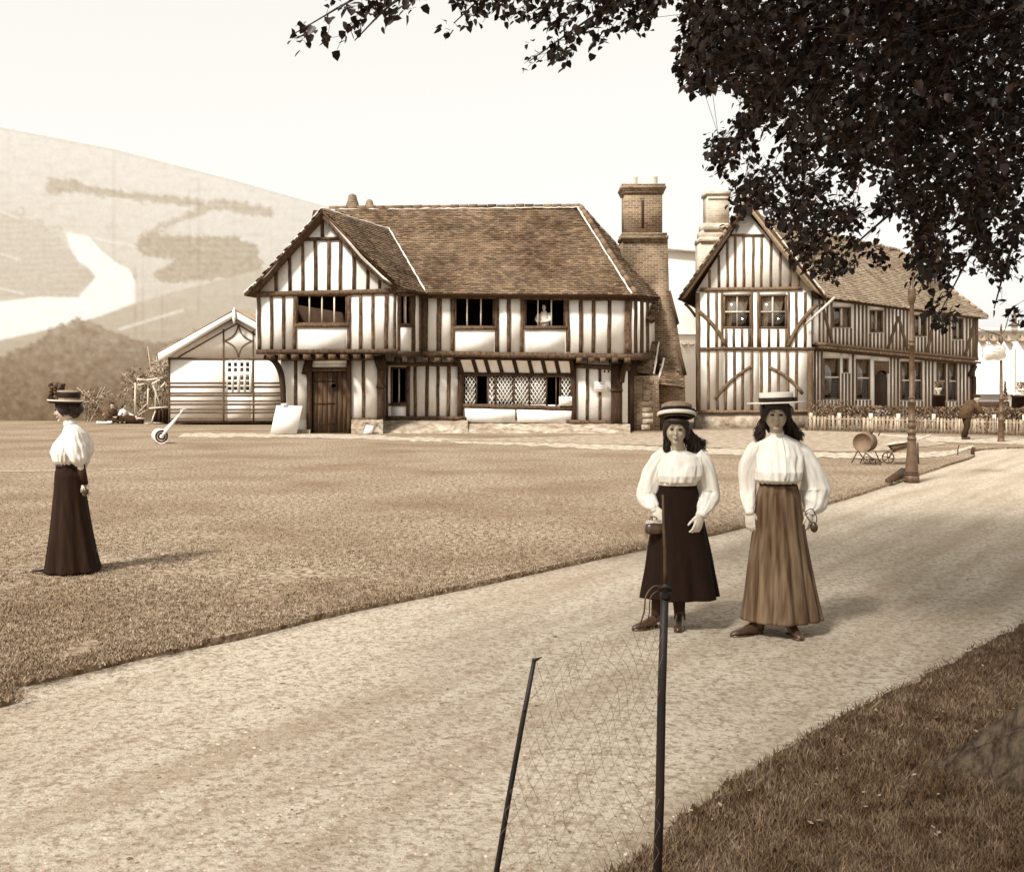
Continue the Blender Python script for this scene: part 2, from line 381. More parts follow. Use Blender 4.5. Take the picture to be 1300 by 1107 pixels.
strip('chalk_line', 'chalk', [(-40, 597.6), (60, 596.8), (120, 596), (180, 594.5), (245, 591.5)], [(-40, 598.8), (60, 597.9), (120, 596.9), (180, 595.2), (245, 591.9)], .008, jit=.35)

def blades(name, m, pts, hmin, hmax, wd, lab, cat, z=0):
    n = len(pts); a = np.random.uniform(0, 2*np.pi, n); h = np.random.uniform(hmin, hmax, n)*(.6+.4*np.random.rand(n)); ww = wd*np.random.uniform(.6, 1.3, n)
    la = np.random.uniform(0, 2*np.pi, n); ln = np.random.uniform(.1, 1.0, n)*h
    p = np.array(pts); V = np.zeros((n, 3, 3), np.float32)
    V[:, 0, 0] = p[:, 0]-np.cos(a)*ww/2; V[:, 0, 1] = p[:, 1]-np.sin(a)*ww/2
    V[:, 1, 0] = p[:, 0]+np.cos(a)*ww/2; V[:, 1, 1] = p[:, 1]+np.sin(a)*ww/2
    V[:, 2, 0] = p[:, 0]+np.cos(la)*ln; V[:, 2, 1] = p[:, 1]+np.sin(la)*ln; V[:, 2, 2] = h*.85
    V[:, :, 2] += z-.002
    me = bpy.data.meshes.new(name); me.vertices.add(3*n); me.vertices.foreach_set('co', V.ravel())
    me.loops.add(3*n); me.polygons.add(n); me.polygons.foreach_set('loop_start', np.arange(0, 3*n, 3, dtype=np.int32)); me.loops.foreach_set('vertex_index', np.arange(3*n, dtype=np.int32))
    me.update(calc_edges=True); at = me.attributes.new('rv', 'FLOAT', 'FACE'); at.data.foreach_set('value', np.random.rand(n).astype(np.float32))
    me.materials.append(MATS[m]); o = bpy.data.objects.new(name, me); C.objects.link(o)
    return tag(o, lab, cat, kind='stuff')
ed = sorted([(FP*e.x/e.y+CX, HY+FP*H/e.y) for e in EDGE if e.y > 3])
exs = np.array([e[0] for e in ed]); eys = np.array([e[1] for e in ed])
pts = []
N = 300000
xx = np.random.uniform(-90, 1300, N); yy = 548+(np.random.rand(N)**.75)*332
lim = np.interp(xx, exs, eys)
ok = yy < lim-.5
for x, y in zip(xx[ok], yy[ok]):
    Y = FP*H/(y-HY); X_ = (x-CX)*Y/FP
    if noise.noise(Vector((X_*1.3, Y*1.3, 0)))+.6*noise.noise(Vector((X_*5, Y*5, 4))) > .12+rnd(0, .5): continue
    pts.append((X_, Y))
for e in EDGE:
    if 4 < e.y < 22:
        nn0 = noise.noise(Vector((e.x*3, e.y*3, 8)))
        for k in range(int(26+50*nn0)): d = rnd(-.05, .12); pts.append((e.x-d+rnd(-.06, .06), e.y+d+rnd(-.06, .06)))
blades('grass', 'lawn_blade', pts, .012, .034, .011, 'short sunlit mown grass of the wide lawn', 'grass')
ed2 = sorted([(FP*e.x/e.y+CX, HY+FP*H/e.y) for e in NEDGE if e.y > 2])
ex2 = np.array([e[0] for e in ed2]); ey2 = np.array([e[1] for e in ed2])
pts = []
N = 150000
xx = np.random.uniform(700, 1420, N); yy = 740+np.random.rand(N)*420
ok = yy > np.interp(xx, ex2, ey2)-5+np.random.rand(N)**2*26
for x, y in zip(xx[ok], yy[ok]):
    Y = FP*H/(y-HY); pts.append(((x-CX)*Y/FP, Y))
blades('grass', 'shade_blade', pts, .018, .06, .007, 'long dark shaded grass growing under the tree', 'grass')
# pebbles and crumbs on the dirt path
pb = MB()
for k in range(5200):
    x, y = rnd(-120, 1400), 600+rnd(0, 1)**.8*520
    Y = gY(y, -.05); q = Vector(((x-CX)*Y/FP, Y, -.05))
    if y < np.interp(x, exs, eys)+3 or y > np.interp(x, ex2, ey2)+12: continue
    s = rnd(.003, .009)*(1.7 if rnd(0, 1) < .06 else 1); a = rnd(0, 3.14)
    c, sn = math.cos(a)*s*rnd(.8, 1.6), math.sin(a)*s
    i = len(pb.v); hh = s*rnd(.4, .9)
    pb.v += [(q.x+c, q.y+sn, q.z), (q.x-sn, q.y+c, q.z), (q.x-c, q.y-sn, q.z), (q.x+sn, q.y-c, q.z), (q.x+c*.3, q.y, q.z+hh)]
    r_ = rnd(0, 1)
    for t_ in ((0, 1, 4), (1, 2, 4), (2, 3, 4), (3, 0, 4)): pb.f.append((i+t_[0], i+t_[1], i+t_[2])); pb.r.append(r_)
tag(pb.build('pebbles', 'pebble'), 'small loose stones scattered over the dirt path', 'pebbles', kind='stuff')
# fallen leaves near the verge
fl = MB()
for k in range(260):
    x, y = rnd(300, 1290), rnd(660, 1090)
    if y < np.interp(x, exs, eys): continue
    q = G(x, y, -.045); s = rnd(.006, .016); a = rnd(0, 6.28); u = Vector((math.cos(a), math.sin(a), rnd(0, .5)))*s; v = Vector((-math.sin(a), math.cos(a), rnd(-.2, .5)))*s*.7
    q.z = -.035 if y < np.interp(x, ex2, ey2) else .03
    fl.face([q-u, q-v, q+u, q+v])
tag(fl.build('fallen_leaves', 'leaf_dry'), 'tiny pale fallen leaves lying on the path and verge', 'leaves', kind='stuff')

# ================================================================== PAINTED BACKDROP
def bY(x): return 50.0
BF = F(0, bY(0), 400, bY(400))
def top_y(x): return float(np.interp(x, [-200, 0, 145, 300, 430, 560], [128, 162, 190, 230, 267, 304]))
RIV = [(84, 296), (112, 300), (128, 318), (145, 332), (165, 343), (172, 360), (172, 385), (110, 407), (0, 432), (-120, 450), (-120, 388), (0, 383), (50, 377), (100, 378), (122, 352), (112, 340), (98, 330), (88, 312)]
ISL = [(-120, 300), (0, 268), (30, 278), (62, 292), (84, 312), (105, 335), (124, 350), (118, 362), (96, 374), (50, 378), (0, 383), (-120, 390)]
BK1 = [(56, 236), (64, 226), (90, 226), (118, 238), (160, 243), (230, 250), (258, 254), (256, 264), (200, 258), (120, 248), (100, 246), (58, 246)]
BK2 = [(184, 300), (196, 288), (230, 274), (262, 258), (280, 252), (340, 264), (350, 270), (345, 276), (310, 272), (275, 266), (235, 280), (200, 296)]
WD = [(176, 300), (196, 296), (235, 300), (300, 300), (326, 312), (335, 340), (330, 352), (300, 352), (262, 356), (215, 360), (190, 350), (226, 330), (180, 325), (170, 310)]
LOW = [(-120, 446), (0, 428), (60, 414), (110, 407), (172, 385), (230, 368), (340, 340), (560, 300), (560, 560), (-120, 560)]
BUSH = [(-120, 470), (0, 452), (45, 436), (60, 420), (78, 412), (98, 402), (118, 410), (140, 420), (175, 432), (215, 436), (300, 400), (560, 380), (560, 560), (-120, 560)]
def seg_d(x, y, a, b):
    dx, dy = b[0]-a[0], b[1]-a[1]; t = max(0, min(1, ((x-a[0])*dx+(y-a[1])*dy)/(dx*dx+dy*dy))); return math.hypot(x-a[0]-t*dx, y-a[1]-t*dy)
def N2(x, y, s, z=0): return noise.noise(Vector((x*s, y*s, z)))
def paint(x, y):
    j = 6*N2(x, y, .10, 1)+4*N2(x, y, .3, 2)+3*N2(x, y, .8, 6); X, Y_ = x+j, y+4*N2(x, y, .12, 5)+3.5*N2(x, y, .4, 9)+2.5*N2(x, y, .9, 7)
    ty = top_y(x); d = y-ty
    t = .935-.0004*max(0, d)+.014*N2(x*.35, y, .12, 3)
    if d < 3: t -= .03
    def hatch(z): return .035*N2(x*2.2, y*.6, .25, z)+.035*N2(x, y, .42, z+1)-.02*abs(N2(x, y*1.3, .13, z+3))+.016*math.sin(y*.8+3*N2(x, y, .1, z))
    t += .012*max(0, N2(x*.5, y*2, .09, 31))-.02*max(0, N2(x*.35, y*1.6, .11, 44)-.15)*3
    for pl, tv in ((BK1, .77), (BK2, .78), (WD, .735)):
        if inpoly(X, Y_, pl): t = tv+.02+hatch(7)*1.1+.075*(.42-noise.voronoi(Vector((x/6.5, (y+2)/5.5, 3)))[0][0])
    if inpoly(X, Y_, ISL): t = .845+.02*math.sin(y*.9+x*.1)*.4+hatch(4)*.8-.0004*(y-280)
    for bx, by, br, tv in ((20, 277, 16, .84), (45, 284, 12, .85), (70, 292, 10, .86), (108, 352, 12, .80), (118, 345, 8, .79), (85, 372, 14, .82), (30, 380, 10, .84), (-20, 384, 12, .84), (140, 290, 9, .87), (150, 338, 6, .8), (168, 352, 7, .83), (180, 372, 8, .85), (235, 345, 18, .83), (300, 360, 16, .83)):
        if math.hypot((X-bx)/1.5, Y_-by) < br*(.6+.5*N2(x, y, .15, bx)): t = min(t, tv+hatch(11)*1.3)
    inr = inpoly(x+.6*N2(x, y, .3), y+.8*N2(x, y, .3), RIV)
    paint.r = inr and not inpoly(X, Y_, BUSH)
    if inr: t = .965+.02*N2(x, y*2, .06, 3)-.03*max(0, N2(x, y*3, .2, 9)-.1)+.006*N2(x, y*3, .1, 4)
    elif inpoly(x, y, LOW):
        t = .79-.0008*(y-380)+.02*N2(x*.3, y, .15, 6)
    if seg_d(x, y, (152, 418), (232, 394)) < 1.3+.5*N2(x, y, .2): t = .93
    for a, b in (((-30, 258), (24, 277)), ((0, 322), (26, 330)), ((0, 366), (30, 373)), ((82, 295), (172, 313))):
        if seg_d(x, y, a, b) < .9: t = .95
    if inpoly(X, Y_, BUSH):
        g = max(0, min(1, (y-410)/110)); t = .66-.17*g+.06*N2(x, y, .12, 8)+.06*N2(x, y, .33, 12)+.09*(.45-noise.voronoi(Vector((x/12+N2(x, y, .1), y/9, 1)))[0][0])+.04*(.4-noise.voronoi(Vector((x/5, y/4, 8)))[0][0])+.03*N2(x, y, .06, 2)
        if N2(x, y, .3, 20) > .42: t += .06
    for sx, y0, y1, dk in ((144.5, 186, 335, .09), (57, 170, 330, .02), (10, 165, 520, .015), (172, 340, 430, .05), (182, 340, 430, .04), (206, 360, 430, .04), (210, 200, 460, .02), (240, 240, 330, .05), (252, 225, 400, .05), (297, 250, 380, .02), (344, 250, 330, .02), (-70, 160, 520, .03)):
        if abs(x-sx) < 1.1 and y0 < y < y1: t -= dk
    return t
nx_, ny_ = 380, 300; x0_, x1_ = -120, 520
vv = []; cc = []
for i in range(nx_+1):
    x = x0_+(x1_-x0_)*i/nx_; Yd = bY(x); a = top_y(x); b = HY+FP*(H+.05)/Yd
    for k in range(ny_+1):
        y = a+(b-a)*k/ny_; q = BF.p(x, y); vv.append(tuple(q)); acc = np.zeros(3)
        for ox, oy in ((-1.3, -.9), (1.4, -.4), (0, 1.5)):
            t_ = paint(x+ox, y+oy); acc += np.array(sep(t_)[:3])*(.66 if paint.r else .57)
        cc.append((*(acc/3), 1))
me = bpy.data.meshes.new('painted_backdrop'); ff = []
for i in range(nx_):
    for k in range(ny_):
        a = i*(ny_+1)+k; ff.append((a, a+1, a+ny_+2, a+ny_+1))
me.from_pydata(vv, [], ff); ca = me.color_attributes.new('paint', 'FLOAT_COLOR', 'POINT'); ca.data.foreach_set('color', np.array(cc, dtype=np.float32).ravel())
m = bpy.data.materials.new('scene_paint'); m.use_nodes = True; n = m.node_tree; b = n.nodes['Principled BSDF']; b.inputs['Roughness'].default_value = .95; b.inputs['Specular IOR Level'].default_value = .05
at = n.nodes.new('ShaderNodeAttribute'); at.attribute_name = 'paint'; nz = n.nodes.new('ShaderNodeTexNoise'); nz.inputs['Scale'].default_value = 3; nz.inputs['Detail'].default_value = 8; nz.inputs['Roughness'].default_value = .75
tc = n.nodes.new('ShaderNodeTexCoord'); n.links.new(tc.outputs['Object'], nz.inputs['Vector'])
mr = n.nodes.new('ShaderNodeMapRange'); mr.inputs[1].default_value = .3; mr.inputs[2].default_value = .7; mr.inputs[3].default_value = .9; mr.inputs[4].default_value = 1.08; n.links.new(nz.outputs[0], mr.inputs[0])
mx = n.nodes.new('ShaderNodeMix'); mx.data_type = 'RGBA'; mx.blend_type = 'MULTIPLY'; mx.inputs[0].default_value = 1; n.links.new(at.outputs['Color'], mx.inputs[6]); n.links.new(mr.outputs[0], mx.inputs[7]); n.links.new(mx.outputs[2], b.inputs['Base Color'])
me.materials.append(m)
bt = thing('painted_backdrop', 'tall pale scenery wall painted with a hillside, woods and winding river behind the shed', 'backdrop', tuple(BF.p(0, 535)))
o = bpy.data.objects.new('painted_face', me); C.objects.link(o); o.parent = bt; o.location = -Vector(bt.location)
bk = MB()
for i in range(0, 16):
    xa, xb = -120+40*i, -80+40*i
    BF.poly(bk, [(xa, top_y(xa)+.4), (xb, top_y(xb)+.4), (xb, HY+FP*1.7/bY(xb)), (xa, HY+FP*1.7/bY(xa))], -.03, .12)
bk.build('board_backing', 'weathered', bt)
bz = MB()
for sx in (-110, 0, 110, 220, 330, 440, 510):
    a = BF.p(sx, top_y(sx)+4, -.4); bz.tube([a, (a.x, a.y+.1, 0)], .12, 6); bz.tube([a-Vector((0, 0, 1)), (a.x-1, a.y+6, -.05)], .1, 6)
bz.build('rear_prop', 'weathered', bt)
# ================================================================== ROOF TILES
def tiles(mb, poly3, eave_a, eave_b, gauge=.11, tw=.17, th=.018, jit=1.0, under=None):
    """overlapping plain tiles laid in courses over a planar (or nearly planar) polygon"""
    a = Vector(eave_a); u = (Vector(eave_b)-a).normalized(); c = sum((Vector(p) for p in poly3), Vector())/len(poly3)
    nrm = u.cross(c-a).normalized()
    if nrm.z < 0: nrm = -nrm
    v = nrm.cross(u).normalized()
    if v.z < 0: v = -v
    q = [((Vector(p)-a).dot(u), (Vector(p)-a).dot(v)) for p in poly3]
    hs = [(Vector(p)-a).dot(nrm) for p in poly3]
    x0, x1 = min(p[0] for p in q), max(p[0] for p in q); y0, y1 = min(p[1] for p in q), max(p[1] for p in q)
    k = 0; y = y0-.03
    while y < y1+gauge*.3:
        sag = .02*math.sin(k*.37)*jit; x = x0-.1+(k % 2)*tw/2+rnd(-.01, .01)
        while x < x1+.1:
            cx, cy = x+tw/2, y+gauge*.6
            if inpoly(cx, cy, q):
                wv = .03*noise.noise(Vector((cx*.6, cy*.6, 3)))*jit; t1 = th*rnd(.8, 1.6); dz = wv+rnd(-.004, .004)*jit; yy = y+rnd(-.012, .012)*jit
                tl = rnd(-.006, .006)*jit
                f = lambda X, Y, Z: a+u*X+v*Y+nrm*Z
                p0, p1 = f(x+.003, yy, .03+t1+dz+tl), f(x+tw-.003, yy, .03+t1+dz-tl); p2, p3 = f(x+tw-.003, yy+gauge+.04, .02+dz), f(x+.003, yy+gauge+.04, .02+dz)
                r = rnd(0, 1); r = r*.7+.3*(.5+noise.noise(Vector((cx*.9, cy*.9, 7)))) if rnd(0, 1) > .04 else rnd(.9, 1.6)
                mb.face([p0, p1, p2, p3], r)
                mb.face([p0-nrm*t1*1.5, p1-nrm*t1*1.5, p1, p0], r*.8)
            x += tw
        y += gauge; k += 1
    if under is not None: under.prism([Vector(p) for p in poly3], -nrm*.08)
def ridge_tiles(mb, a, b, r=.1, ln=.34, lift=.05):
    a = Vector(a); b = Vector(b); n = max(1, int((b-a).length/ln)); u = (b-a)/n
    for k in range(n):
        p = a+u*k+Vector((0, 0, lift+rnd(-.01, .015))); rr = r*rnd(.92, 1.08)
        mb.tube([p+u*.02, p+u*.97+Vector((0, 0, .012))], [rr*1.04, rr*.96], 8, r=rnd(0, 1))
def mortar_line(mb, a, b, r=.05, off=Vector((0, 0, 0)), wob=.3):
    a = Vector(a)+off; b = Vector(b)+off; n = int((b-a).length/.16)+1
    mb.tube([a+(b-a)*k/n+Vector((0, rnd(-.015, .015), rnd(-.015, .015))) for k in range(n+1)], [r*rnd(.7, 1.3) for _ in range(n+1)], 6, wob=wob)

# ================================================================== FIRST TUDOR HOUSE
FA = F(0, 36.6, 1300, 36.6); FAL = F(0, 37.15, 1300, 37.15); FB = F(0, 38.0, 1300, 38.0); FBL = F(0, 38.5, 1300, 38.5)
FS = F(503, 36.6, 535, 38.0); FE = F(803, 38.0, 836, 40.6)
H1 = thing('timber_framed_house', 'large timber-framed house with gabled jettied wing, plank door and striped cove over its lattice window', 'house', tuple(G(560, 550)))
w1 = MB()
# upper gable wall
FA.wall(w1, 325, 371, 503, 447, [(378, 376, 440, 411)])
FA.poly(w1, [(322, 372), (503, 370), (503, 366), (409, 274)], 0, .12)
FS.wall(w1, 503, 368, 535, 447, [(507, 376, 523, 412)])
FB.wall(w1, 535, 371, 803, 449, [(578, 378, 627, 415), (667, 378, 717, 415)])
FE.wall(w1, 803, 371, 836, 452, [])
# lower walls
FAL.wall(w1, 358, 450, 486, 533, [(393, 461, 443, 551)])
FAL.rect(w1, 358, 533, 393, 551, 0, .12); FAL.rect(w1, 443, 533, 486, 551, 0, .12)
FBL.wall(w1, 486, 446, 797, 537, [(496.5, 467, 516.5, 512), (587, 474, 726, 514)])
w1.build('wall', 'plaster', H1)
# closed shell: back, left, floors so that openings look into real dark rooms
iw = MB()
pbl = Vector((-8.5, 44.9, 0)); 
iw.prism([(-8.4, 44.6, -.1), (5.9, 44.6, -.1), (5.9, 44.6, 4.6), (-8.4, 44.6, 4.6)], (0, .15, 0))
iw.prism([(-8.36, 36.75, 2.75), (-8.36, 36.75, 4.75), (-8.1, 44.6, 4.7), (-8.1, 44.6, 2.75)], (-.05, 0, 0)); iw.prism([(-7.7, 37.3, -.1), (-7.7, 37.3, 2.75), (-7.4, 44.6, 2.75), (-7.4, 44.6, -.1)], (-.05, 0, 0))
lw_ = MB(); lw_.prism([(-8.42, 36.73, 2.7), (-8.42, 36.73, 4.72), (-8.16, 44.6, 4.7), (-8.16, 44.6, 2.7)], (-.06, 0, 0)); lw_.prism([(-7.76, 37.28, -.1), (-7.76, 37.28, 2.75), (-7.46, 44.6, 2.75), (-7.46, 44.6, -.1)], (-.05, 0, 0)); lw_.build('side_wall', 'plaster', H1)
iw.prism([(-8.3, 36.75, 2.75), (-3.9, 36.75, 2.75), (-3.2, 38.15, 2.75), (4.1, 38.15, 2.75), (5.6, 41.5, 2.75), (5.6, 44.5, 2.75), (-8.2, 44.5, 2.75)], (0, 0, .1))
iw.prism([(-7.6, 37.3, .05), (-4.2, 37.3, .05), (-4.2, 38.7, .05), (4.0, 38.7, .05), (5.2, 41.3, .05), (5.6, 44.5, .05), (-8.1, 44.5, .05)], (0, 0, -.15))
iw.prism([(4.05, 38.65, -.1), (4.05, 38.65, 2.75), (5.5, 41.5, 2.75), (5.5, 41.5, -.1)], (.08, -.02, 0))
iw.prism([(5.5, 41.0, 0), (5.5, 41.0, 4.6), (5.8, 44.6, 4.6), (5.8, 44.6, 0)], (.1, 0, 0))
iw.prism([(-8.3, 41.5, 2.8), (5.4, 41.5, 2.8), (5.4, 41.5, 4.7), (-8.3, 41.5, 4.7)], (0, .08, 0))
iw.build('inner_wall', 'interior', H1)
t1 = MB()
# gable studs
def gl(x): return 274+(409-x)*(372-274)/(409-325) if x < 409 else 274+(x-409)*(366-274)/(503-409)
for x, y0 in ((350.7, 0), (368, 0), (384.4, 306), (400.7, 306), (417.3, 306), (432, 306), (449.5, 0), (466.7, 0), (482, 0)):
    FA.beam(t1, x+rnd(-.6, .6), y0 or gl(x)-1, x, 371, rnd(3.6, 4.6))
FA.beam(t1, 409, 279, 409.5, 303, 4)
FA.beam(t1, 383, 304.5, 436, 302.5, 4.2, .05)
FA.beam(t1, 320, 374, 503, 370, 6.4, .07, .16)
for x, w_, y0, y1 in ((328.5, 4, 376, 446), (344.5, 3.8, 376, 445), (360, 4, 375, 445), (374.8, 4.6, 375, 445), (443, 4.4, 374, 445), (457.5, 4, 374, 445), (473, 4, 373, 445), (491, 5, 372, 446)):
    FA.beam(t1, x, y0, x+rnd(-.8, .8), y1, w_)
FA.beam(t1, 375, 413.5, 443, 413, 4.6, .06); 
FA.beam(t1, 326, 447, 504, 446, 6, .09, .2)
FA.beam(t1, 501.5, 370, 501.5, 447, 3.4, .045)
# side wall of wing
for x, w_ in ((506, 3), (524.5, 4.2), (533.5, 3)): FS.beam(t1, x, 372, x, 446, w_, .03)
FS.beam(t1, 506, 414, 524, 414, 3, .04); FS.beam(t1, 503, 448, 536, 449.5, 5, .06); FS.beam(t1, 503, 373, 536, 374, 4, .05)
# main range upper studs
for x, w_, y1 in ((539, 9, 448), (558, 6.2, 447), (574.5, 5, 447), (630.5, 5.2, 447), (646, 5.2, 447), (663.5, 5, 447), (720, 5, 447), (737, 4.8, 448), (753.5, 4.6, 448), (774, 4.6, 449)):
    FB.beam(t1, x, 376, x+rnd(-1, 1), y1, w_)
FB.beam(t1, 798.5, 376, 797, 452, 9, .06, .18, jit=.8)
FB.beam(t1, 576, 416.5, 630, 416.5, 4.2, .06); FB.beam(t1, 665, 416.5, 720, 416.5, 4.2, .06)
FB.beam(t1, 535, 376, 803, 380, 5, .05)
FB.beam(t1, 534, 449, 806, 453.5, 7.5, .1, .22, jit=.7)
for x in (806.5, 814, 821.5): FE.beam(t1, x, 378, x, 450, 3.2, .04)
FE.beam(t1, 803, 380, 836, 384, 4, .06); FE.beam(t1, 803, 453, 838, 452, 9, .08, .2)
# lower studs
FAL.beam(t1, 375.5, 452, 375.5, 532, 4); 
for x in (461.5,): FAL.beam(t1, x, 458, x, 532, 4)
FAL.beam(t1, 358, 456, 486, 455, 5, .05)
FAL.beam(t1, 445, 532, 486, 532, 3, .06)
for x, w_ in ((492, 2.6), (518.8, 4.4), (527, 4), (542.5, 4.4), (556, 4), (570, 4.6)):
    FBL.beam(t1, x, 462, x+rnd(-1, 1), 530, w_)
FBL.beam(t1, 488, 530.5, 592, 531.5, 4.6, .1, .16, jit=.5); FBL.beam(t1, 719, 535, 777, 537, 4.8, .12, .16, jit=.5)
FBL.beam(t1, 494, 514, 519, 514, 3, .05)
FBL.beam(t1, 745.5, 468, 745.5, 534, 3.8); FBL.beam(t1, 761.5, 498, 761.5, 534, 3.6); FBL.beam(t1, 761.5, 466, 761.5, 486, 3.6)
FBL.beam(t1, 722, 464, 800, 468, 6, .06)
FBL.beam(t1, 486, 462, 586, 463, 5, .05)
FBL.beam(t1, 655, 520, 655, 533, 6, .05)
t1.build('timber_frame', 'timber', H1)
td = MB()
for x, y0, y1, w_ in ((393, 455, 551, 6), (443.5, 455, 551, 5.4), (483.5, 452, 534, 9), (584.5, 458, 528, 7), (728.5, 458, 536, 6), (782.5, 459, 540, 14)):
    (FAL if x < 486 else FBL).beam(td, x, y0, x, y1, w_, .1, .25)
FAL.beam(td, 393, 456, 388, 476, 10, .09, .1); FAL.beam(td, 481, 452, 486, 470, 13, .12, .3)
FBL.beam(td, 782.5, 494, 782.5, 497, 15.5, .13, .3); FBL.beam(td, 782.5, 456, 782.5, 462, 19, .12, .3); FAL.beam(td, 483.5, 490, 483.5, 492.5, 10.5, .13, .3)
td.build('main_post', 'timber_dark', H1)
# jetty joists
jo = MB()
for x in (345, 360, 376, 391, 407, 423, 438, 454, 469): jo.box((*FA.p(x, 453.5, -.1).xy, FA.p(x, 453.5).z), (.2, .9, .17), r=rnd(0, 1))
for x in (505, 522, 540, 556, 572, 735, 750, 765, 780, 796): jo.box((*FB.p(x, 457.5, -.1).xy, FB.p(x, 457.5).z), (.2, .8, .17))
jo.build('jetty_joist', 'timber', H1)
def bracket(fs, pts, w_, off, th, name='bracket'):
    b_ = MB(); q = cubic([(x, y, 0) for x, y in pts], 6); A, B = [], []
    for k, p in enumerate(q):
        d = (q[min(k+1, len(q)-1)]-q[max(k-1, 0)]).normalized(); ww = (w_[0]+(w_[1]-w_[0])*k/(len(q)-1))/2
        A.append((p.x-d.y*ww, p.y+d.x*ww)); B.append((p.x+d.y*ww, p.y-d.x*ww))
    b_.rings([[fs.p(*a, off), fs.p(*b, off), fs.p(*b, off)-fs.n*th, fs.p(*a, off)-fs.n*th] for a, b in zip(A, B)])
    b_.build(name, 'timber_dark', H1)
bracket(FA, [(334, 453), (346, 458), (354, 472), (357, 490), (358, 512)], (6, 5), -.1, .3)
bracket(FBL, [(798, 458), (793, 464), (790, 474), (789, 486)], (9, 5), .3, .25)
# bargeboards
bb = MB()
for pl in ([(313, 377), (313, 372), (330, 361), (341, 350), (409, 268), (409, 276), (344, 357), (332, 368)], [(409, 268), (409, 276), (457, 334), (485, 358), (505, 371), (505, 364), (489, 354), (462, 329)]):
    FA.poly(bb, pl, .32, .06)
bb.build('bargeboard', 'timber', H1)
bb2 = MB()
for pl in ([(312, 372), (341, 347.5), (409, 266), (409, 269), (342, 351), (314, 374)], [(409, 266), (409, 269), (461, 330.5), (488, 355.5), (505, 366), (505, 363), (489, 353), (462, 327)]):
    FA.poly(bb2, pl, .36, .34)
bb2.build('verge_tile', 'mortar', H1)
# windows
def open_window(fs, x0, y0, x1, y1, mull, parent, fm='timber', gl_=None, curtain=None, rail=None, fw=2.4):
    m1 = MB(); 
    for a in (x0+fw/2, x1-fw/2): fs.beam(m1, a, y0, a, y1, fw, .02, .1, jit=.1)
    for a in (y0+fw/2, y1-fw/2): fs.beam(m1, x0, a, x1, a, fw, .022, .1, jit=.1)
    o = m1.build('window', fm, parent)
    m2 = MB()
    for a in mull: fs.beam(m2, a, y0+1, a, y1-1, 1.7, .0, .07, jit=.1)
    if rail:
        for a in rail: fs.beam(m2, x0+1, a, x1-1, a, 2, .01, .07, jit=.1)
    if m2.v: m2.build('mullion', 'weathered' if fm != 'white_paint' else fm, o)
    if gl_:
        g = MB(); fs.rect(g, x0+1, y0+1, x1-1, y1-1, -.06, .008); g.build('pane', 'glass', o)
    if curtain:
        c_ = MB()
        for (a, b, c0, c1) in curtain:
            nn = 9; rs = []
            pts = [fs.p(a+(b-a)*k/nn, c0, -.12+.02*math.sin(k*2.2)) for k in range(nn+1)]; pt2 = [fs.p(a+(b-a)*k/nn*.9, c1, -.12+.02*math.sin(k*2.2)) for k in range(nn+1)]
            for k in range(nn): c_.face([pts[k], pts[k+1], pt2[k+1], pt2[k]])
        c_.build('curtain', 'curtain', o)
    return o
open_window(FA, 376, 374, 441, 412, (392.7, 408.7, 424.3), H1)
open_window(FS, 506.5, 374, 523.5, 413, (515,), H1)
open_window(FB, 577, 377, 628, 416, (593, 610.5), H1)
open_window(FB, 666, 377, 718, 416, (683, 700), H1)
open_window(FBL, 496, 466, 517, 513, (506.5,), H1)
# long lattice window
lw = MB(); 
for a in (588, 725.5): FBL.beam(lw, a, 474, a, 515, 3, .05, .12)
FBL.beam(lw, 586, 475.5, 728, 477, 4, .06, .14); FBL.beam(lw, 586, 515, 728, 518.5, 5.5, .08, .14)
for a in (605, 619, 629, 652, 672, 694, 706, 711): FBL.beam(lw, a, 476, a, 515, 1.6, .04, .08)
LW = lw.build('window', 'timber', H1)
cames = MB(); panes = MB(); 
for (a, b) in ((590, 604), (620, 628), (630, 651), (653, 671), (673, 693), (712, 725)):
    FBL.rect(panes, a, 478, b, 514, -.03, .01)
    s = 4.6
    for sg in (1, -1):
        c0 = -60
        while c0 < 80:
            # line x = a+c0 + sg*(y-478)*.62
            pts_ = []
            y = 478
            for k in range(37):
                x = a+c0+sg*(k)*.62
                if a <= x <= b: pts_.append((x, 478+k))
            if len(pts_) > 2:
                (xa, ya), (xb, yb) = pts_[0], pts_[-1]
                FBL.beam(cames, xa, ya, xb, yb, .75, .0, .02, jit=.02, n=1)
            c0 += s
panes.build('leaded_pane', 'glass', LW); cames.build('lead_lattice', 'metal_bright' if False else 'white_board', LW)
cu = MB()
for (a, b, c, d) in ((630, 651, 480, 508), (653, 671, 479, 513), (673, 693, 480, 513), (590, 603, 496, 513), (620, 627, 480, 513)):
    pts_ = [FBL.p(a+(b-a)*k/8, c, -.16+.02*math.sin(k*2.4)) for k in range(9)]; q_ = [FBL.p(a+(b-a)*k/8, d, -.16+.02*math.sin(k*2.4)) for k in range(9)]
    for k in range(8): cu.face([pts_[k], pts_[k+1], q_[k+1], q_[k]])
cu.build('curtain', 'curtain', LW)
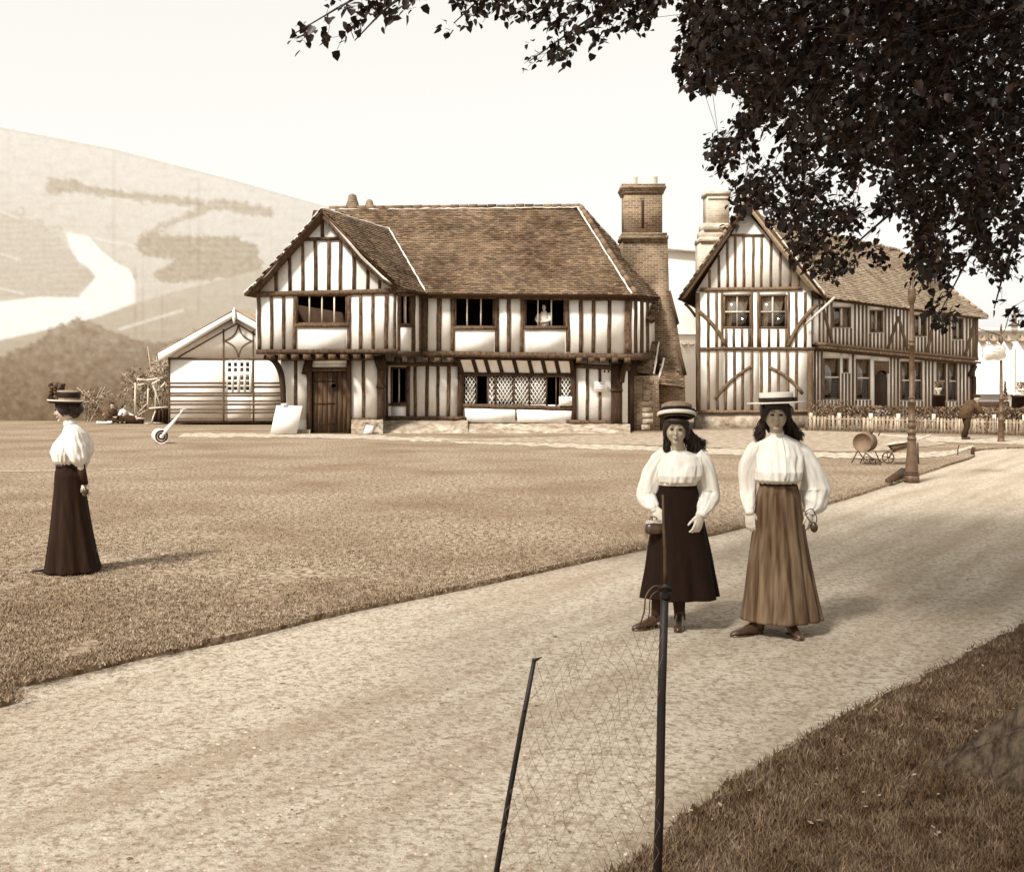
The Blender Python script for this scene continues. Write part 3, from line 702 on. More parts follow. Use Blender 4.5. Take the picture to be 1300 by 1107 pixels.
# plaster cove with ribs above the lattice window
cv = MB(); rb = MB()
def cove_pt(x, t):   # t 0 top (under jetty) .. 1 bottom
    off = .42*(1-t)**1.6; return FBL.p(x, 457+t*16.5, off+.05)
cols = [586+k*(138/16) for k in range(17)]
for xa, xb in zip(cols, cols[1:]):
    for k in range(6): cv.face([cove_pt(xa+k*0-2*(1-k/6), k/6), cove_pt(xb-2*(1-k/6), k/6), cove_pt(xb-2*(1-(k+1)/6), (k+1)/6), cove_pt(xa-2*(1-(k+1)/6), (k+1)/6)])
cv.build('plaster_cove', 'plaster', H1)
for c_ in (583.5, 602, 617.5, 634, 653, 672, 689, 706, 724.5):
    q = [cove_pt(c_+4.5*k/6-1, k/6) for k in range(7)]
    rs = [[p+Vector((-.07, -.035, 0)), p+Vector((.07, -.035, 0)), p+Vector((.07, .05, 0)), p+Vector((-.07, .05, 0))] for p in q]; rb.rings(rs)
FBL.beam(rb, 582, 474.2, 728, 475.2, 3, .11, .1); FBL.beam(rb, 580, 456, 728, 458, 2.5, .5, .1)
rb.build('cove_rib', 'timber_dark', H1)
# door
dr = MB(); dx = [397+k*6.3 for k in range(8)]
for a, b in zip(dx, dx[1:]): FAL.rect(dr, a+.2, 472+rnd(-.2, .2), b-.2, 550.5, -.03+rnd(-.006, .006), .05)
DO = dr.build('door', 'door_wood', H1)
dh = MB(); 
for y in (484, 512, 538): FAL.beam(dh, 397.5, y, 425, y, 1.2, 0, .02, jit=.05)
dh.build('strap_hinge', 'timber_dark', DO)
kn = MB(); pk = FAL.p(424, 490, .03); kn.lathe([(.0, 0), (.1, 0), (.1, .03), (.075, .03), (.075, 0)], pk, 14, M=Euler((math.radians(90), 0, 0)).to_matrix()); kn.build('ring_handle', 'iron', DO)
dl = MB(); FAL.beam(dl, 393, 470, 443, 469.5, 3.6, .07, .14); FAL.rect(dl, 396, 466.5, 441, 468, .02, .1); dl.build('door_lintel', 'timber', H1)
dp = MB(); FAL.rect(dp, 396, 461, 441, 467, -.01, .1); dp.build('overdoor_panel', 'plaster', H1)
# plinth / stony footing
pl = MB()
def rough_wall(mb, x0, x1, y0f, y1f, Yt, Yb, nx=70, nz=7, am=.06):
    g = []
    for i in range(nx+1):
        x = x0+(x1-x0)*i/nx; col = []
        for k in range(nz+1):
            t = k/nz; Y = Yt+(Yb-Yt)*t; z0 = H-(y0f(x)-HY)*Yt/FP; z = z0+(-.06-z0)*t
            col.append(Vector(((x-CX)*Y/FP, Y+am*(noise.noise(Vector((x*.09, z*4, 1)))+.6*noise.noise(Vector((x*.22, z*8, 4))))-.02, z+.035*noise.noise(Vector((x*.11, z*3, 9))))))
        g.append(col)
    for i in range(nx):
        for k in range(nz): mb.face([g[i][k], g[i+1][k], g[i+1][k+1], g[i][k+1]], 0)
        mb.face([g[i][0], g[i+1][0], g[i+1][0]+Vector((0, 1, .0)), g[i][0]+Vector((0, 1, .0))], 0)
rough_wall(pl, 446, 486, lambda x: 533, None, 36.95, 36.9)
rough_wall(pl, 484, 594, lambda x: 534, None, 38.25, 37.0)
rough_wall(pl, 592, 722, lambda x: 538, None, 38.3, 37.0)
rough_wall(pl, 718, 800, lambda x: 538.5, None, 38.2, 36.8)
rough_wall(pl, 356, 394, lambda x: 545, None, 37.0, 36.95, 20)
pl.build('stone_footing', 'stone', H1, smooth=False)
wp = MB(); FBL.poly(wp, [(590, 518), (654, 520), (654, 536), (592, 535)], .07, .1); FBL.poly(wp, [(656, 520), (726, 521), (724, 538), (657, 536)], .07, .1)
wp.build('apron_panel', 'plaster', H1)
# roof
EZ = 37.55
E0, E1 = P(534, 372.5, EZ), P(807, 374.5, EZ)
RZ = 41.2; R0, R1 = P(418, 267, RZ), P(737, 264, RZ)
def on_plane(px, py, a, b, c):
    n_ = (b-a).cross(c-a); d = Vector(((px-CX)/FP, 1, -(py-HY)/FP)); o_ = Vector((0, 0, H)); return o_+d*((a-o_).dot(n_)/d.dot(n_))
Bv = on_plane(494, 293, E0, E1, R1)
Ap = P(409, 266.5, 36.2); Le = P(312, 374, 36.2); Re = P(506, 365, 36.2)
Vb = on_plane(540, 372.5, E0, E1, R1)
rt = MB(); un = MB(); rg = MB(); mo = MB()
Rl = R0+Vector((-1.2, 0, 0)); E00 = E0+Vector((-5.5, 0, 0))
tiles(rt, [Vb, E1, R1, R0, Bv], E0, E1, under=un)
tiles(rt, [Re, Vb, Bv], Re, Vb, under=un); ue = (Vb-Re).normalized(); tiles(rt, [Re, Bv, Ap], Re, Re+(Bv-Ap).normalized(), under=un)
sk = Bv-Ap; LeB = Le+sk*1.6
un.prism([Ap, Le, LeB, Bv], (0, 0, -.06)); tiles(rt, [Le, Ap, Bv+sk*.3, LeB+sk*.2], LeB, Le)
E2 = P(841, 378, 40.7); R2 = R1+Vector((.12, .3, -.03))
tiles(rt, [E1, E2, R2, R1], E1, E2, under=un)
B0, B1 = Vector((-8.9, 45, 4.5)), Vector((6.2, 45, 4.5))
un.prism([R0+Vector((-.6, 0, 0)), R1, B1, B0], (0, 0, -.08)); tiles(rt, [R0, R1, B1, B0], B1, B0, gauge=.2, tw=.3)
un.prism([R2, E2, B1], (0, 0, -.08)); un.prism([R0+Vector((-.6, 0, 0)), B0, LeB+Vector((0, .5, 0)), Bv], (0, 0, -.08))
ROOF = rt.build('roof', 'tile', H1)
un.build('roof_boarding', 'under_tile', ROOF)
ridge_tiles(rg, R0, R1); ridge_tiles(rg, R1, E1, .1, .3, .04); ridge_tiles(rg, R2, R2+(E2-R2)*.97, .07, .3, .02)
rg.build('ridge_tile', 'tile', ROOF)
mortar_line(mo, R0, R1, .022, Vector((0, -.1, .0))); mortar_line(mo, R1, E1, .03, Vector((-.13, -.05, .03))); mortar_line(mo, Ap, Bv, .032, Vector((0, 0, .06))); mortar_line(mo, Bv, Vb, .028, Vector((0, -.05, .08)))
mortar_line(mo, R2+(E2-R2)*.45, E2, .04, Vector((.05, -.02, .07))); mo.build('mortar_line', 'mortar', ROOF)
ev = MB(); ev.tube([E0+Vector((0, .12, -.06)), E1+Vector((0, .12, -.06))], .05, 6); ev.tube([E1+Vector((0, .1, -.06)), E2+Vector((-.1, 0, -.06))], .05, 6); ev.prism([E0+Vector((0, .04, -.04)), E1+Vector((0, .04, -.04)), E1+Vector((.3, 1.2, -.05)), E0+Vector((0, 1.2, -.05))], (0, 0, .03)); ev.build('eaves_board', 'timber_dark', H1)
# big chimney
FC = F(0, 40.2, 1300, 40.2)
ch = MB()
FC.poly(ch, [(790, 300), (847.5, 300), (848.7, 331), (849.5, 368), (859.5, 411), (869, 476), (872, 556), (830, 556), (826, 470), (832, 400), (826, 365), (790, 330)], 0, 1.2)
FC.rect(ch, 793, 243, 841, 300, -.05, 1.05)
for k, (e, y0, y1) in enumerate(((2.2, 242, 245), (3.4, 239.5, 242), (4.6, 236.5, 239.5), (3.6, 233.5, 236.5))): FC.rect(ch, 793-e, y0, 841+e, y1, -.05+e*.028, 1.05+e*.05)
for e, y0, y1 in ((3.5, 296, 300), (5, 299.8, 304), (2.5, 303.8, 307)): FC.rect(ch, 793-e, y0, 842+e+1, y1, e*.028, 1.2+e*.03)
CHM = ch.build('chimney', 'brick', H1)
sl_ = MB(); FC.rect(sl_, 814.5, 254, 817.5, 290, -.03, .06); sl_.build('flue_slot', 'interior', CHM)
po = MB()
for a, r_ in ((803.5, .24), (826.5, .32)):
    q = FC.p(a, 234, -.5); po.lathe([(r_*.95, -.1), (r_, 0), (r_*.95, .1), (r_*.96, .30), (r_*1.0, .36), (r_*.8, .36), (r_*.78, .2)], q, 14)
po.build('chimney_pot', 'mortar', CHM)
lb = MB(); FLB = F(0, 39.0, 1300, 39.0); FLB.poly(lb, [(797, 478), (836, 476), (838, 549), (797, 549)], 0, 1.2); lb.build('brick_buttress', 'brick', H1)
qn = MB()
for k in range(9): FLB.rect(qn, 816+rnd(-2, 1), 480+k*7.4, 826+rnd(-2, 3), 480+k*7.4+6.8, .03+rnd(0, .02), .1)
qn.build('stone_quoin', 'stone', H1)
# tiled offsets on the chimney flank
to = MB(); tu = MB()
def offset(pt, pb):
    a, b = [P(x, y, 39.95) for x, y in pt]; d, c = [P(x, y, 39.2) for x, y in pb]
    tiles(to, [d, c, b, a], d, c, gauge=.1, tw=.16, jit=.6, under=tu)
    tu.prism([d, c, b, a], (0, .6, -.05))
offset([(829, 384), (838, 383)], [(821, 407), (831, 408)])
offset([(826, 434), (836, 434)], [(806, 473), (829, 475)])
offset([(842, 455), (855, 457)], [(834, 487), (869, 492)])
OT = to.build('tiled_offset', 'tile', CHM); tu.build('offset_boarding', 'under_tile', OT)
om = MB()
for a, b in (((836.5, 434), (830, 475)), ((843, 455), (834.5, 487))):
    mortar_line(om, P(*a, 39.9), P(*b, 39.15), .035)
om.build('mortar_line', 'mortar', CHM)
of = MB(); FC.poly(of, [(848, 370), (851, 369), (862, 411), (859, 413)], .12, .5); FC.poly(of, [(858, 438), (862, 438), (871.5, 476), (868, 477)], .12, .5); of.build('tiled_flank', 'under_tile', CHM)
# rounded pots behind the ridge
for (a, b_, r_) in ((447.5, 246.5, 9.5), (469, 253.5, 7.5)):
    q = MB(); rr = r_*43/FP; base = P(a, 271, 43); hh = (271-b_)*43/FP
    q.lathe([(rr, -.6), (rr*1.0, hh*.1), (rr*.95, hh*.35), (rr*.68, hh*.65), (rr*.58, hh*.8), (rr*.5, hh*.93), (rr*.2, hh), (0.01, hh)], base, 14); q.build('chimney_cowl', 'brick', H1)
# notices on the front
def notice(name, fs, x0, y0, x1, y1, off, label, lines):
    b_ = MB(); fs.rect(b_, x0, y0, x1, y1, off, .02); T = thing(name, label, 'notice', tuple(fs.p((x0+x1)/2, y1, off)))
    bo = b_.build('board', 'white_board', T); k_ = MB()
    for i in range(lines):
        y = y0+(y1-y0)*(i+.9)/(lines+.8); a = x0+(x1-x0)*.15; 
        while a < x1-(x1-x0)*.2:
            l_ = rnd(1, 2.4); fs.rect(k_, a, y-.35, min(a+l_, x1-1), y+.3, off+.004, .004); a += l_+.6
    k_.build('writing', 'ink', T); return T
notice('notice_board', FBL, 753.5, 485, 770.5, 497, .16, 'pale notice nailed over a stud at the right end of the big house front', 3)
notice('notice_board', FBL, 709.5, 503.5, 726, 515, .14, 'small white notice at the right end of the long lattice window', 3)
bs = MB(); 
for x in (767.5, 772.5): FBL.rect(bs, x-1, 470, x+1.2, 473, .01, .03)
bs.build('wall_vent', 'interior', H1)
# leaning white boards
def leaning(name, pts, Yb, Yt, label):
    b_ = MB(); (a, b, c, d) = pts
    q = [P(*a, Yt), P(*b, Yt), P(*c, Yb), P(*d, Yb)]; b_.prism(q, (0, .03, .01)); o = b_.build(name, 'white_board', None, loc=tuple((q[2]+q[3])/2)); tag(o, label, 'board'); return o
leaning('white_board', [(351, 515), (384, 515.5), (376.5, 550.6), (343, 550)], 36.3, 36.85, 'large blank white board leaning on the house by the plank door')
leaning('white_board', [(465, 540), (474.5, 540.5), (472, 551), (461, 550.6)], 36.4, 36.7, 'small blank white board leaning on the stone footing right of the door')
# ================================================================== WHITE SHED behind, left
SF = F(0, 45.0, 1300, 45.0)
S = thing('boarded_shed', 'low white shed with brown stripes, curved gable lattice and small-paned window', 'shed', tuple(G(284, 539)))
sw = MB(); SF.wall(sw, 214, 455, 356, 534, [(289, 459, 319, 498)]); SF.poly(sw, [(209, 456), (301, 402), (360, 438), (360, 455.2), (214, 455.2)], 0, .1); sw.build('wall', 'white_paint', S)
st = MB()
for x, y0, y1, w_ in ((214.8, 455, 534, 1.8), (284, 418, 534, 1.8), (321.6, 420, 534, 1.8)): SF.beam(st, x, y0, x, y1, w_, .03, .05, jit=.05)
SF.beam(st, 213, 455.5, 356, 455.5, 2.4, .035, .05, jit=.05)
for y, w_ in ((486, 1.8), (490.8, 2.4), (498.8, 1.5), (502.2, 1.9), (509, 1.5), (513, 1.9), (519.6, 1.5), (523.6, 1.9), (531.8, 1.8)): SF.beam(st, 214, y, 356, y, w_, .028, .04, jit=.08)
def arc(x0, y0, x1, y1, cv_): SF.beam(st, x0, y0, x1, y1, 1.7, .03, .05, jit=.02, curve=cv_, n=8)
arc(303, 412, 320, 433, 4.5); arc(320, 433, 303, 454, 4.5); arc(303, 454, 285, 433, 4.5); arc(285, 433, 303, 412, 4.5)
SF.beam(st, 226, 454, 301, 411, 1.6, .03, .05, jit=.05); SF.beam(st, 301, 411, 324, 425, 1.6, .03, .05, jit=.05)
st.build('brown_batten', 'brown_paint', S)
sb = MB(); SF.poly(sb, [(204.5, 449), (301, 395.5), (301, 403), (224, 449), (209, 458.5), (205, 458)], .4, .06); SF.poly(sb, [(301, 395.5), (362, 430), (362, 439), (301, 404)], .4, .06); sb.build('bargeboard', 'white_paint', S)
sf = MB(); q = SF.p(300.7, 412, .45); sf.tube([q, q+Vector((0, 0, .2)), q+Vector((0, 0, .5)), q+Vector((0, 0, .66))], [.03, .07, .07, .01], 6); sf.build('finial', 'white_paint', S)
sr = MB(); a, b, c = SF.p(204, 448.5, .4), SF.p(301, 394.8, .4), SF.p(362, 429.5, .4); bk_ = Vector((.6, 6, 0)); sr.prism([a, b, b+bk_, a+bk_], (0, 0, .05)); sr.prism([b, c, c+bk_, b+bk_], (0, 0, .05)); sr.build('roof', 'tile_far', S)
sx_ = MB(); q0 = SF.p(214, 534); sx_.prism([SF.p(214, 456, -.05), SF.p(214, 536, -.05), SF.p(214, 536, -.05)+bk_, SF.p(214, 456, -.05)+bk_], (.08, 0, 0)); sx_.prism([SF.p(214, 534, -6), SF.p(360, 534, -6), SF.p(360, 440, -6), SF.p(214, 440, -6)], (0, .1, 0)); sx_.prism([SF.p(214, 533, -.15), SF.p(360, 533, -.15), SF.p(360, 533, -.15)+bk_, SF.p(214, 533, -.15)+bk_], (0, 0, -.05)); sx_.build('side_wall', 'brown_paint', S)
ba = MB(); SF.rect(ba, 213, 533.5, 356, 537.5, -.03, .1); ba.build('plinth', 'timber_dark', S)
sm = MB()
cols_ = [(289.6, 294.0), (297.2, 301.4), (305.4, 309.6), (312.6, 316.8)]; rows_ = [(461, 465.4), (467.8, 472.2), (478.4, 482.6), (484.8, 489), (491.2, 495.4)]
xs_ = [288]+[v for c in cols_ for v in c]+[320]; ys_ = [458]+[v for c in rows_ for v in c]+[498.5]
for i in range(0, len(xs_), 2): SF.rect(sm, xs_[i], 458, xs_[i+1], 498.5, .045, .07)
for i in range(0, len(ys_), 2): SF.rect(sm, 288, ys_[i], 320, ys_[i+1], .042, .06)
W_ = sm.build('window', 'white_paint', S); g_ = MB(); SF.rect(g_, 289, 459, 319, 498, -.02, .006); g_.build('pane', 'glass', W_)
# white panelled building behind
BFc = F(0, 54, 1300, 54); B = thing('panelled_building', 'sliver of a white dark-edged building behind the big house gable', 'building', tuple(G(330, 530)))
q = MB(); BFc.poly(q, [(317.5, 347), (352, 354), (352, 528), (317.5, 529)], 0, 5); q.build('wall', 'hall', B)
q = MB()
for l_ in ((317.5, 346.5, 352, 353.6), (317.5, 374, 352, 374), (317.5, 399, 352, 401)): BFc.beam(q, *l_, 1.2, .04, .05, jit=.05)
BFc.beam(q, 317.6, 346, 317.6, 529, 1.3, .04, .05, jit=.05); q.build('trim', 'brown_paint', B)

# ================================================================== SECOND TUDOR HOUSE
G1 = F(0, 41.5, 1300, 41.5); yS = lambda x: 41.9/(1-.00105*(x-1034))
GS = F(1034, yS(1034), 1240, yS(1240))
H2 = thing('timber_framed_house', 'close-studded timber house with steep white-striped gable, half under the tree behind the picket fence', 'house', tuple(G(1000, 545)))
w2 = MB()
G1.wall(w2, 884, 369, 1030, 523, [(919, 375, 953, 416), (964, 375, 998, 416)])
G1.poly(w2, [(884, 370), (947, 268), (1034, 369)], 0, .12)
GSl = F(1034, yS(1034)+.35, 1240, yS(1240)+.35)
upw = [(1057, 390, 1080, 416), (1104, 394, 1121, 422), (1160, 400, 1176, 427), (1209, 404, 1223, 431)]
def slope_wall(mb, fs, x0, x1, ytop, ybot, holes, th=.12):
    xs = sorted({x0, x1, *[h[0] for h in holes], *[h[2] for h in holes]})
    for a, b in zip(xs, xs[1:]):
        hs = sorted([h for h in holes if h[0] <= (a+b)/2 <= h[2]], key=lambda h: h[1]); y = None
        segs = []; cur = (ytop(a), ytop(b))
        for h in hs: segs.append((cur, (h[1], h[1]))); cur = (h[3], h[3])
        segs.append((cur, (ybot(a), ybot(b))))
        for (t0, t1_), (b0, b1) in segs: fs.poly(mb, [(a, t0), (b, t1_), (b, b1), (a, b0)], 0, th)
eav = lambda x: 376.7+(x-1040)*.123; jet = lambda x: 437+(x-1040)*.096; base = lambda x: 529-(x-1040)*.02
slope_wall(w2, GS, 1034, 1240, lambda x: eav(x)+2, jet, upw)
grw = [(1045, 455, 1066, 507), (1070, 455, 1077, 473), (1086.5, 456, 1104.5, 507), (1110, 470, 1128, 520), (1143, 459, 1156, 508), (1158, 459, 1170.5, 508), (1189, 460, 1201, 509), (1203, 460, 1215, 509)]
slope_wall(w2, GSl, 1030, 1238, lambda x: jet(x)-2, base, grw)
w2.build('wall', 'plaster', H2)
i2 = MB(); bv = Vector((3.2, 6.5, 0))
pA, pB, pC = G1.p(886, 523), G1.p(1030, 523), GS.p(1239, 520)
nn_ = -GS.n*5.2
i2.prism([pB+nn_*.35+Vector((0, 0, -1)), pC+nn_*.3+Vector((0, 0, -1)), pC+nn_*.3+Vector((0, 0, 4.5)), pB+nn_*.35+Vector((0, 0, 4.5))], nn_*.02)
i2.prism([pA+Vector((.7, 1.8, -1)), pB+Vector((.3, 1.8, -1)), pB+Vector((.3, 1.8, 4.4)), pA+Vector((.7, 1.8, 4.4))], (0, .1, 0))
i2.prism([pA+Vector((.02, .1, -1)), pA+Vector((1.82, 6, -1)), pA+Vector((1.82, 6, 4.2)), pA+Vector((.02, .1, 4.2))], (.08, 0, 0))
pm = GS.p(1036, 440); pn = GS.p(1239, 457); i2.prism([pm-GS.n*.1, pn-GS.n*.1, pn+nn_, pm+nn_], (0, 0, .08))
i2.prism([GS.p(1239.5, 403, -.1), GS.p(1239.5, 520, -.1), GS.p(1239.5, 520, -.1)+nn_, GS.p(1239.5, 403, -.1)+nn_], GS.d*-.1)
i2.build('inner_wall', 'interior', H2)
t2 = MB(); B_ = lambda *a, **k: G1.beam(t2, *a, **k)
gl2 = lambda x: 268+(947-x)*(370-268)/(947-884) if x < 947 else 268+(x-947)*(369-268)/(1034-947)
for x in (900.7, 912.3, 923.7, 933.2, 943.7, 956, 966.7, 978.4, 990.7, 1002.6, 1014): B_(x, max(300, gl2(x)), x+rnd(-.4, .4), 367, 3.1, off=.03)
B_(926, 299, 970, 299, 3, off=.04); B_(888, 368, 1018, 366.5, 4.6, off=.06)
B_(885.5, 372, 886.5, 523, 5, off=.05)
for x in (899, 909.5): B_(x, 371, x, 441, 3.4, off=.03)
for x in (916.5, 954.6, 962.4, 1001): B_(x, 371, x, 441, 2.8, off=.035)
for x in (1010.5, 1022): B_(x, 371, x, 441, 3.4, off=.03)
for x in (921.5, 931.5, 942, 951, 964.5, 976, 987.5, 998): B_(x, 418, x, 441, 3.2, off=.03)
B_(888, 443, 1034, 443, 4.4, off=.06)
for x in (899, 910.5, 921.3, 932.3, 942.7, 954.5, 966, 976.5, 988.2, 999.6, 1011.2): B_(x, 446, x+rnd(-.5, .5), 521, 3.5, off=.03)
B_(887, 523, 1032, 522, 4, off=.06, jit=.6); B_(1028.5, 446, 1028.5, 545, 7, off=.08)
t2b = MB()
G1.beam(t2b, 886, 394, 922, 440, 4.6, .06, .08, jit=.1, curve=-3.5, n=7); G1.beam(t2b, 1037, 387, 1000, 440, 5, .07, .08, jit=.1, curve=4, n=7)
G1.beam(t2b, 953, 466, 908, 507, 4, .06, .08, jit=.1, curve=4, n=7); G1.beam(t2b, 976, 466, 1019, 500, 4, .06, .08, jit=.1, curve=-4, n=7)
G1.beam(t2b, 870, 385, 884, 402, 3, -.1, .12, jit=.1, curve=-1)
t2b.build('curved_brace', 'timber_far', H2)
S_ = lambda *a, **k: GS.beam(t2, *a, **k)
x = 1040.0
while x < 1238:
    hit = [h for h in upw if h[0]-1 < x < h[2]+1]
    if hit: S_(x, hit[0][3]+1, x, jet(x)-1, 1.9, off=.03, jit=.1)
    else: S_(x, eav(x)+3, x, jet(x)-1, 1.9, off=.03, jit=.1)
    x += 5.1*(1-.0009*(x-1040))
S_(1034, eav(1034)+3, 1240, eav(1240)+3, 2.4, off=.04, jit=.1); S_(1034, jet(1034), 1240, jet(1240), 4, off=.1, th=.2, jit=.2)
for a, b in (((1043, 386), (1056, 436)), ((1140, 402), (1126, 444)), ((1140, 402), (1152, 447)), ((1236, 412), (1224, 453)), ((1183, 416), (1176, 448))): GS.beam(t2, *a, *b, 2.6, .05, .06, jit=.1)
GS.beam(t2, 1239, 402, 1239, 458, 3.4, .05, .1)
x = 1034.0
while x < 1238:
    if not [h for h in grw if h[0]-1.5 < x < h[2]+1.5]: GSl.beam(t2, x, jet(x)+7, x, base(x), 1.9, .03, .08, jit=.1)
    else:
        h = [h for h in grw if h[0]-1.5 < x < h[2]+1.5][0]
        if h[3] < 512: GSl.beam(t2, x, h[3]+1, x, base(x), 1.8, .03, .08, jit=.1)
    x += 4.4
t2.build('timber_frame', 'timber_far', H2)
dj = MB()
x = 1037.0
while x < 1240:
    q = GS.p(x, jet(x)+4.5, .0); dj.box(q, (.13, .5, .1), rz=math.atan2(GS.d.y, GS.d.x)); x += 4.2
GSl.beam(dj, 1034, jet(1034)+7.5, 1238, jet(1238)+6, 3.5, .08, .12, jit=.1); dj.build('jetty_joist', 'timber_far', H2)
fb = MB()
for l_ in ((1235.5, 464, 1229, 478, 4), (1234, 478, 1234, 520, 3)): GSl.beam(fb, *l_[:4], l_[4], .15, .15)
fb.build('corner_bracket', 'timber_dark', H2)
open_window(G1, 918, 374, 954, 417, (936,), H2, 'timber_far', True, [(921, 930, 397, 414), (921, 951, 377, 394)], rail=(396,))
open_window(G1, 963, 374, 999, 417, (981,), H2, 'timber_far', True, [(966, 976, 397, 414), (966, 996, 377, 394)], rail=(396,))
for h, cu_ in zip(upw, ([(1058, 1063, 392, 414), (1073, 1079, 392, 414)], [(1106, 1112, 396, 420)], [(1161, 1166, 402, 425)], [(1210, 1214, 406, 429)])): open_window(GS, *h, ((h[0]+h[2])/2,), H2, 'timber_far', True, cu_, fw=1.6)
for h in grw:
    if h[1] == 470: continue
    open_window(GSl, *h, (), H2, 'timber_far', True, [(h[0]+1.5, h[2]-1.5, h[1]+2, min(h[1]+18, h[3]-3))], rail=((h[1]+24,) if h[3] > 480 else None), fw=1.6)
d2 = MB()
GSl.poly(d2, [(1111, 521), (1111, 479), (1114, 474), (1119, 471), (1124, 474), (1127.5, 480), (1127.5, 521)], -.04, .06); d2.build('door', 'timber_dark', H2)
GSl.poly(d2 := MB(), [(1110, 458), (1128, 459), (1128, 474), (1124, 472), (1119, 469), (1114, 472), (1110, 478)], .03, .04); d2.build('door_head', 'timber_far', H2)
# bargeboards + roof
b2 = MB()
G1.poly(b2, [(860, 383), (868, 379), (947, 267), (947, 257), (940, 260), (882, 346), (863, 374)], .42, .07); G1.poly(b2, [(947, 257), (947, 267), (1020, 363), (1032, 372), (1042, 378), (1042, 371), (1030, 364), (954, 260)], .42, .07)
b2.build('bargeboard', 'pale_timber', H2)
r2 = MB(); u2 = MB()
A2 = G1.p(947, 256.5, .45); L2 = G1.p(859, 381, .45); R2_ = G1.p(1043, 377, .45); back = Vector((2.4, 8, 0))
tiles(r2, [A2, R2_, R2_+back, A2+back], R2_+back, R2_, gauge=.13, tw=.2, under=u2); tiles(r2, [A2, L2, L2+back, A2+back], L2, L2+back, gauge=.13, tw=.2, under=u2)
e0 = GS.p(1036, 377, .3); e1 = GS.p(1246, 402.5, .3); e1 = e0+(e1-e0)*1.0; e1.z = e0.z-.1
inn = -GS.n
r0 = e0+inn*3.4+Vector((0, 0, 3.3)); r1 = e1+inn*3.4+Vector((0, 0, 3.3))-GS.d*2.4
r0 = r0+GS.d*.3
tiles(r2, [e0, e1, r1, r0], e0, e1, gauge=.13, tw=.2, under=u2)
e2 = e1+inn*6.8; e3 = e0+inn*6.8+GS.d*4.5
tiles(r2, [e1, e2, r1], e1, e2, gauge=.16, tw=.24, under=u2); u2.prism([r0, r1, e2, e3], (0, 0, -.06))
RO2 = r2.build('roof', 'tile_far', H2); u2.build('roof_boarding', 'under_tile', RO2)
g2 = MB(); ridge_tiles(g2, A2, A2+back); ridge_tiles(g2, r0, r1); ridge_tiles(g2, r1, e1); g2.build('ridge_tile', 'tile_far', RO2)
m2 = MB(); mortar_line(m2, A2, R2_, .04, Vector((0, 0, .06))); mortar_line(m2, e0, e1, .03); m2.build('mortar_line', 'mortar', RO2)
gp = MB(); a = G1.p(1054, 379, .6); b = G1.p(1021, 412, .25); gp.tube([a, b], .05, 6); gp.build('gutter_pipe', 'weathered', H2)
FC2 = F(0, 44, 1300, 44); c2 = MB()
FC2.rect(c2, 898, 247, 926, 286, 0, 1); FC2.rect(c2, 896, 243, 928, 247.5, .05, 1.1); FC2.rect(c2, 899, 251, 925, 253, .04, 1.05); FC2.rect(c2, 893, 284, 930, 293, .1, 1.2); FC2.rect(c2, 891, 292.5, 932, 302, .04, 1.2); FC2.rect(c2, 888, 301.5, 935, 307, .1, 1.3); FC2.rect(c2, 889, 306.5, 935, 400, 0, 1.2)
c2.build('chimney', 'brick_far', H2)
f2 = MB(); G1.poly(f2, [(884, 524), (1036, 523), (1036, 549), (882, 549)], -.02, .4); f2.build('footing', 'stone', H2)
f3 = MB(); GSl.poly(f3, [(1034, 527), (1239, 524), (1239, 534), (1034, 545)], -.02, .4); f3.build('footing', 'stone', H2)

# ================================================================== EXHIBITION HALLS behind
HB = F(0, 78, 1300, 78)
hb = thing('exhibition_hall', 'pale exhibition hall with a long cornice seen between the two timber houses', 'building', tuple(G(868, 518)))
q = MB(); HB.poly(q, [(760, 312), (905, 322), (905, 520), (760, 520)], 0, 8); q.build('wall', 'hall', hb)
q = MB(); HB.beam(q, 760, 309, 905, 321, 2.6, .5, .6, jit=.05); HB.beam(q, 760, 424, 905, 424, 1.5, .3, .4, jit=.05); q.build('cornice', 'hall', hb)
q = MB()
def fest(q, fs, x, y, s=1, sgn=1): fs.poly(q, [(x-5*s, y-2*s), (x-3*s, y+2*s), (x+2*s, y+2.6*s), (x+6*s, y+1*s), (x+3*s, y-.2*s), (x+1.5*s*sgn, y-6*s), (x-1*s, y-.3*s)], .5, .4)
for x in (858, 868, 877): fest(q, HB, x, 437, .8)
q.build('festoon', 'festoon', hb)
HC = F(0, 82, 1300, 82)
hc = thing('exhibition_hall', 'long white exhibition hall hung with dark festoons beyond the right end of the fence', 'building', tuple(G(1275, 516)))
q = MB(); HC.poly(q, [(1215, 421), (1560, 421), (1560, 520), (1215, 520)], 0, 10); q.build('wall', 'hall', hc)
q = MB(); HC.beam(q, 1210, 419, 1560, 419, 3, .6, .8, jit=.05); HC.beam(q, 1210, 500, 1560, 500, 2, .3, .4, jit=.05); 
for x in (1285, 1310, 1340): HC.beam(q, x, 437, x, 520, 2, .3, .4, jit=.05)
q.build('cornice', 'hall', hc)
q = MB()
for x, s in ((1245, 1), (1259, -1), (1278, -1), (1295, -1), (1312, 1), (1330, -1)): fest(q, HC, x, 432, 1, s)
q.build('festoon', 'festoon', hc)
q = MB(); HC.poly(q, [(1238, 510), (1270, 510), (1270, 519), (1238, 519)], 1.5, 1.5); tag(q.build('dark_stall', 'timber_dark', None, loc=tuple(G(1255, 517))), 'low dark stall seen above the hedge beside the far lamp post', 'stall')

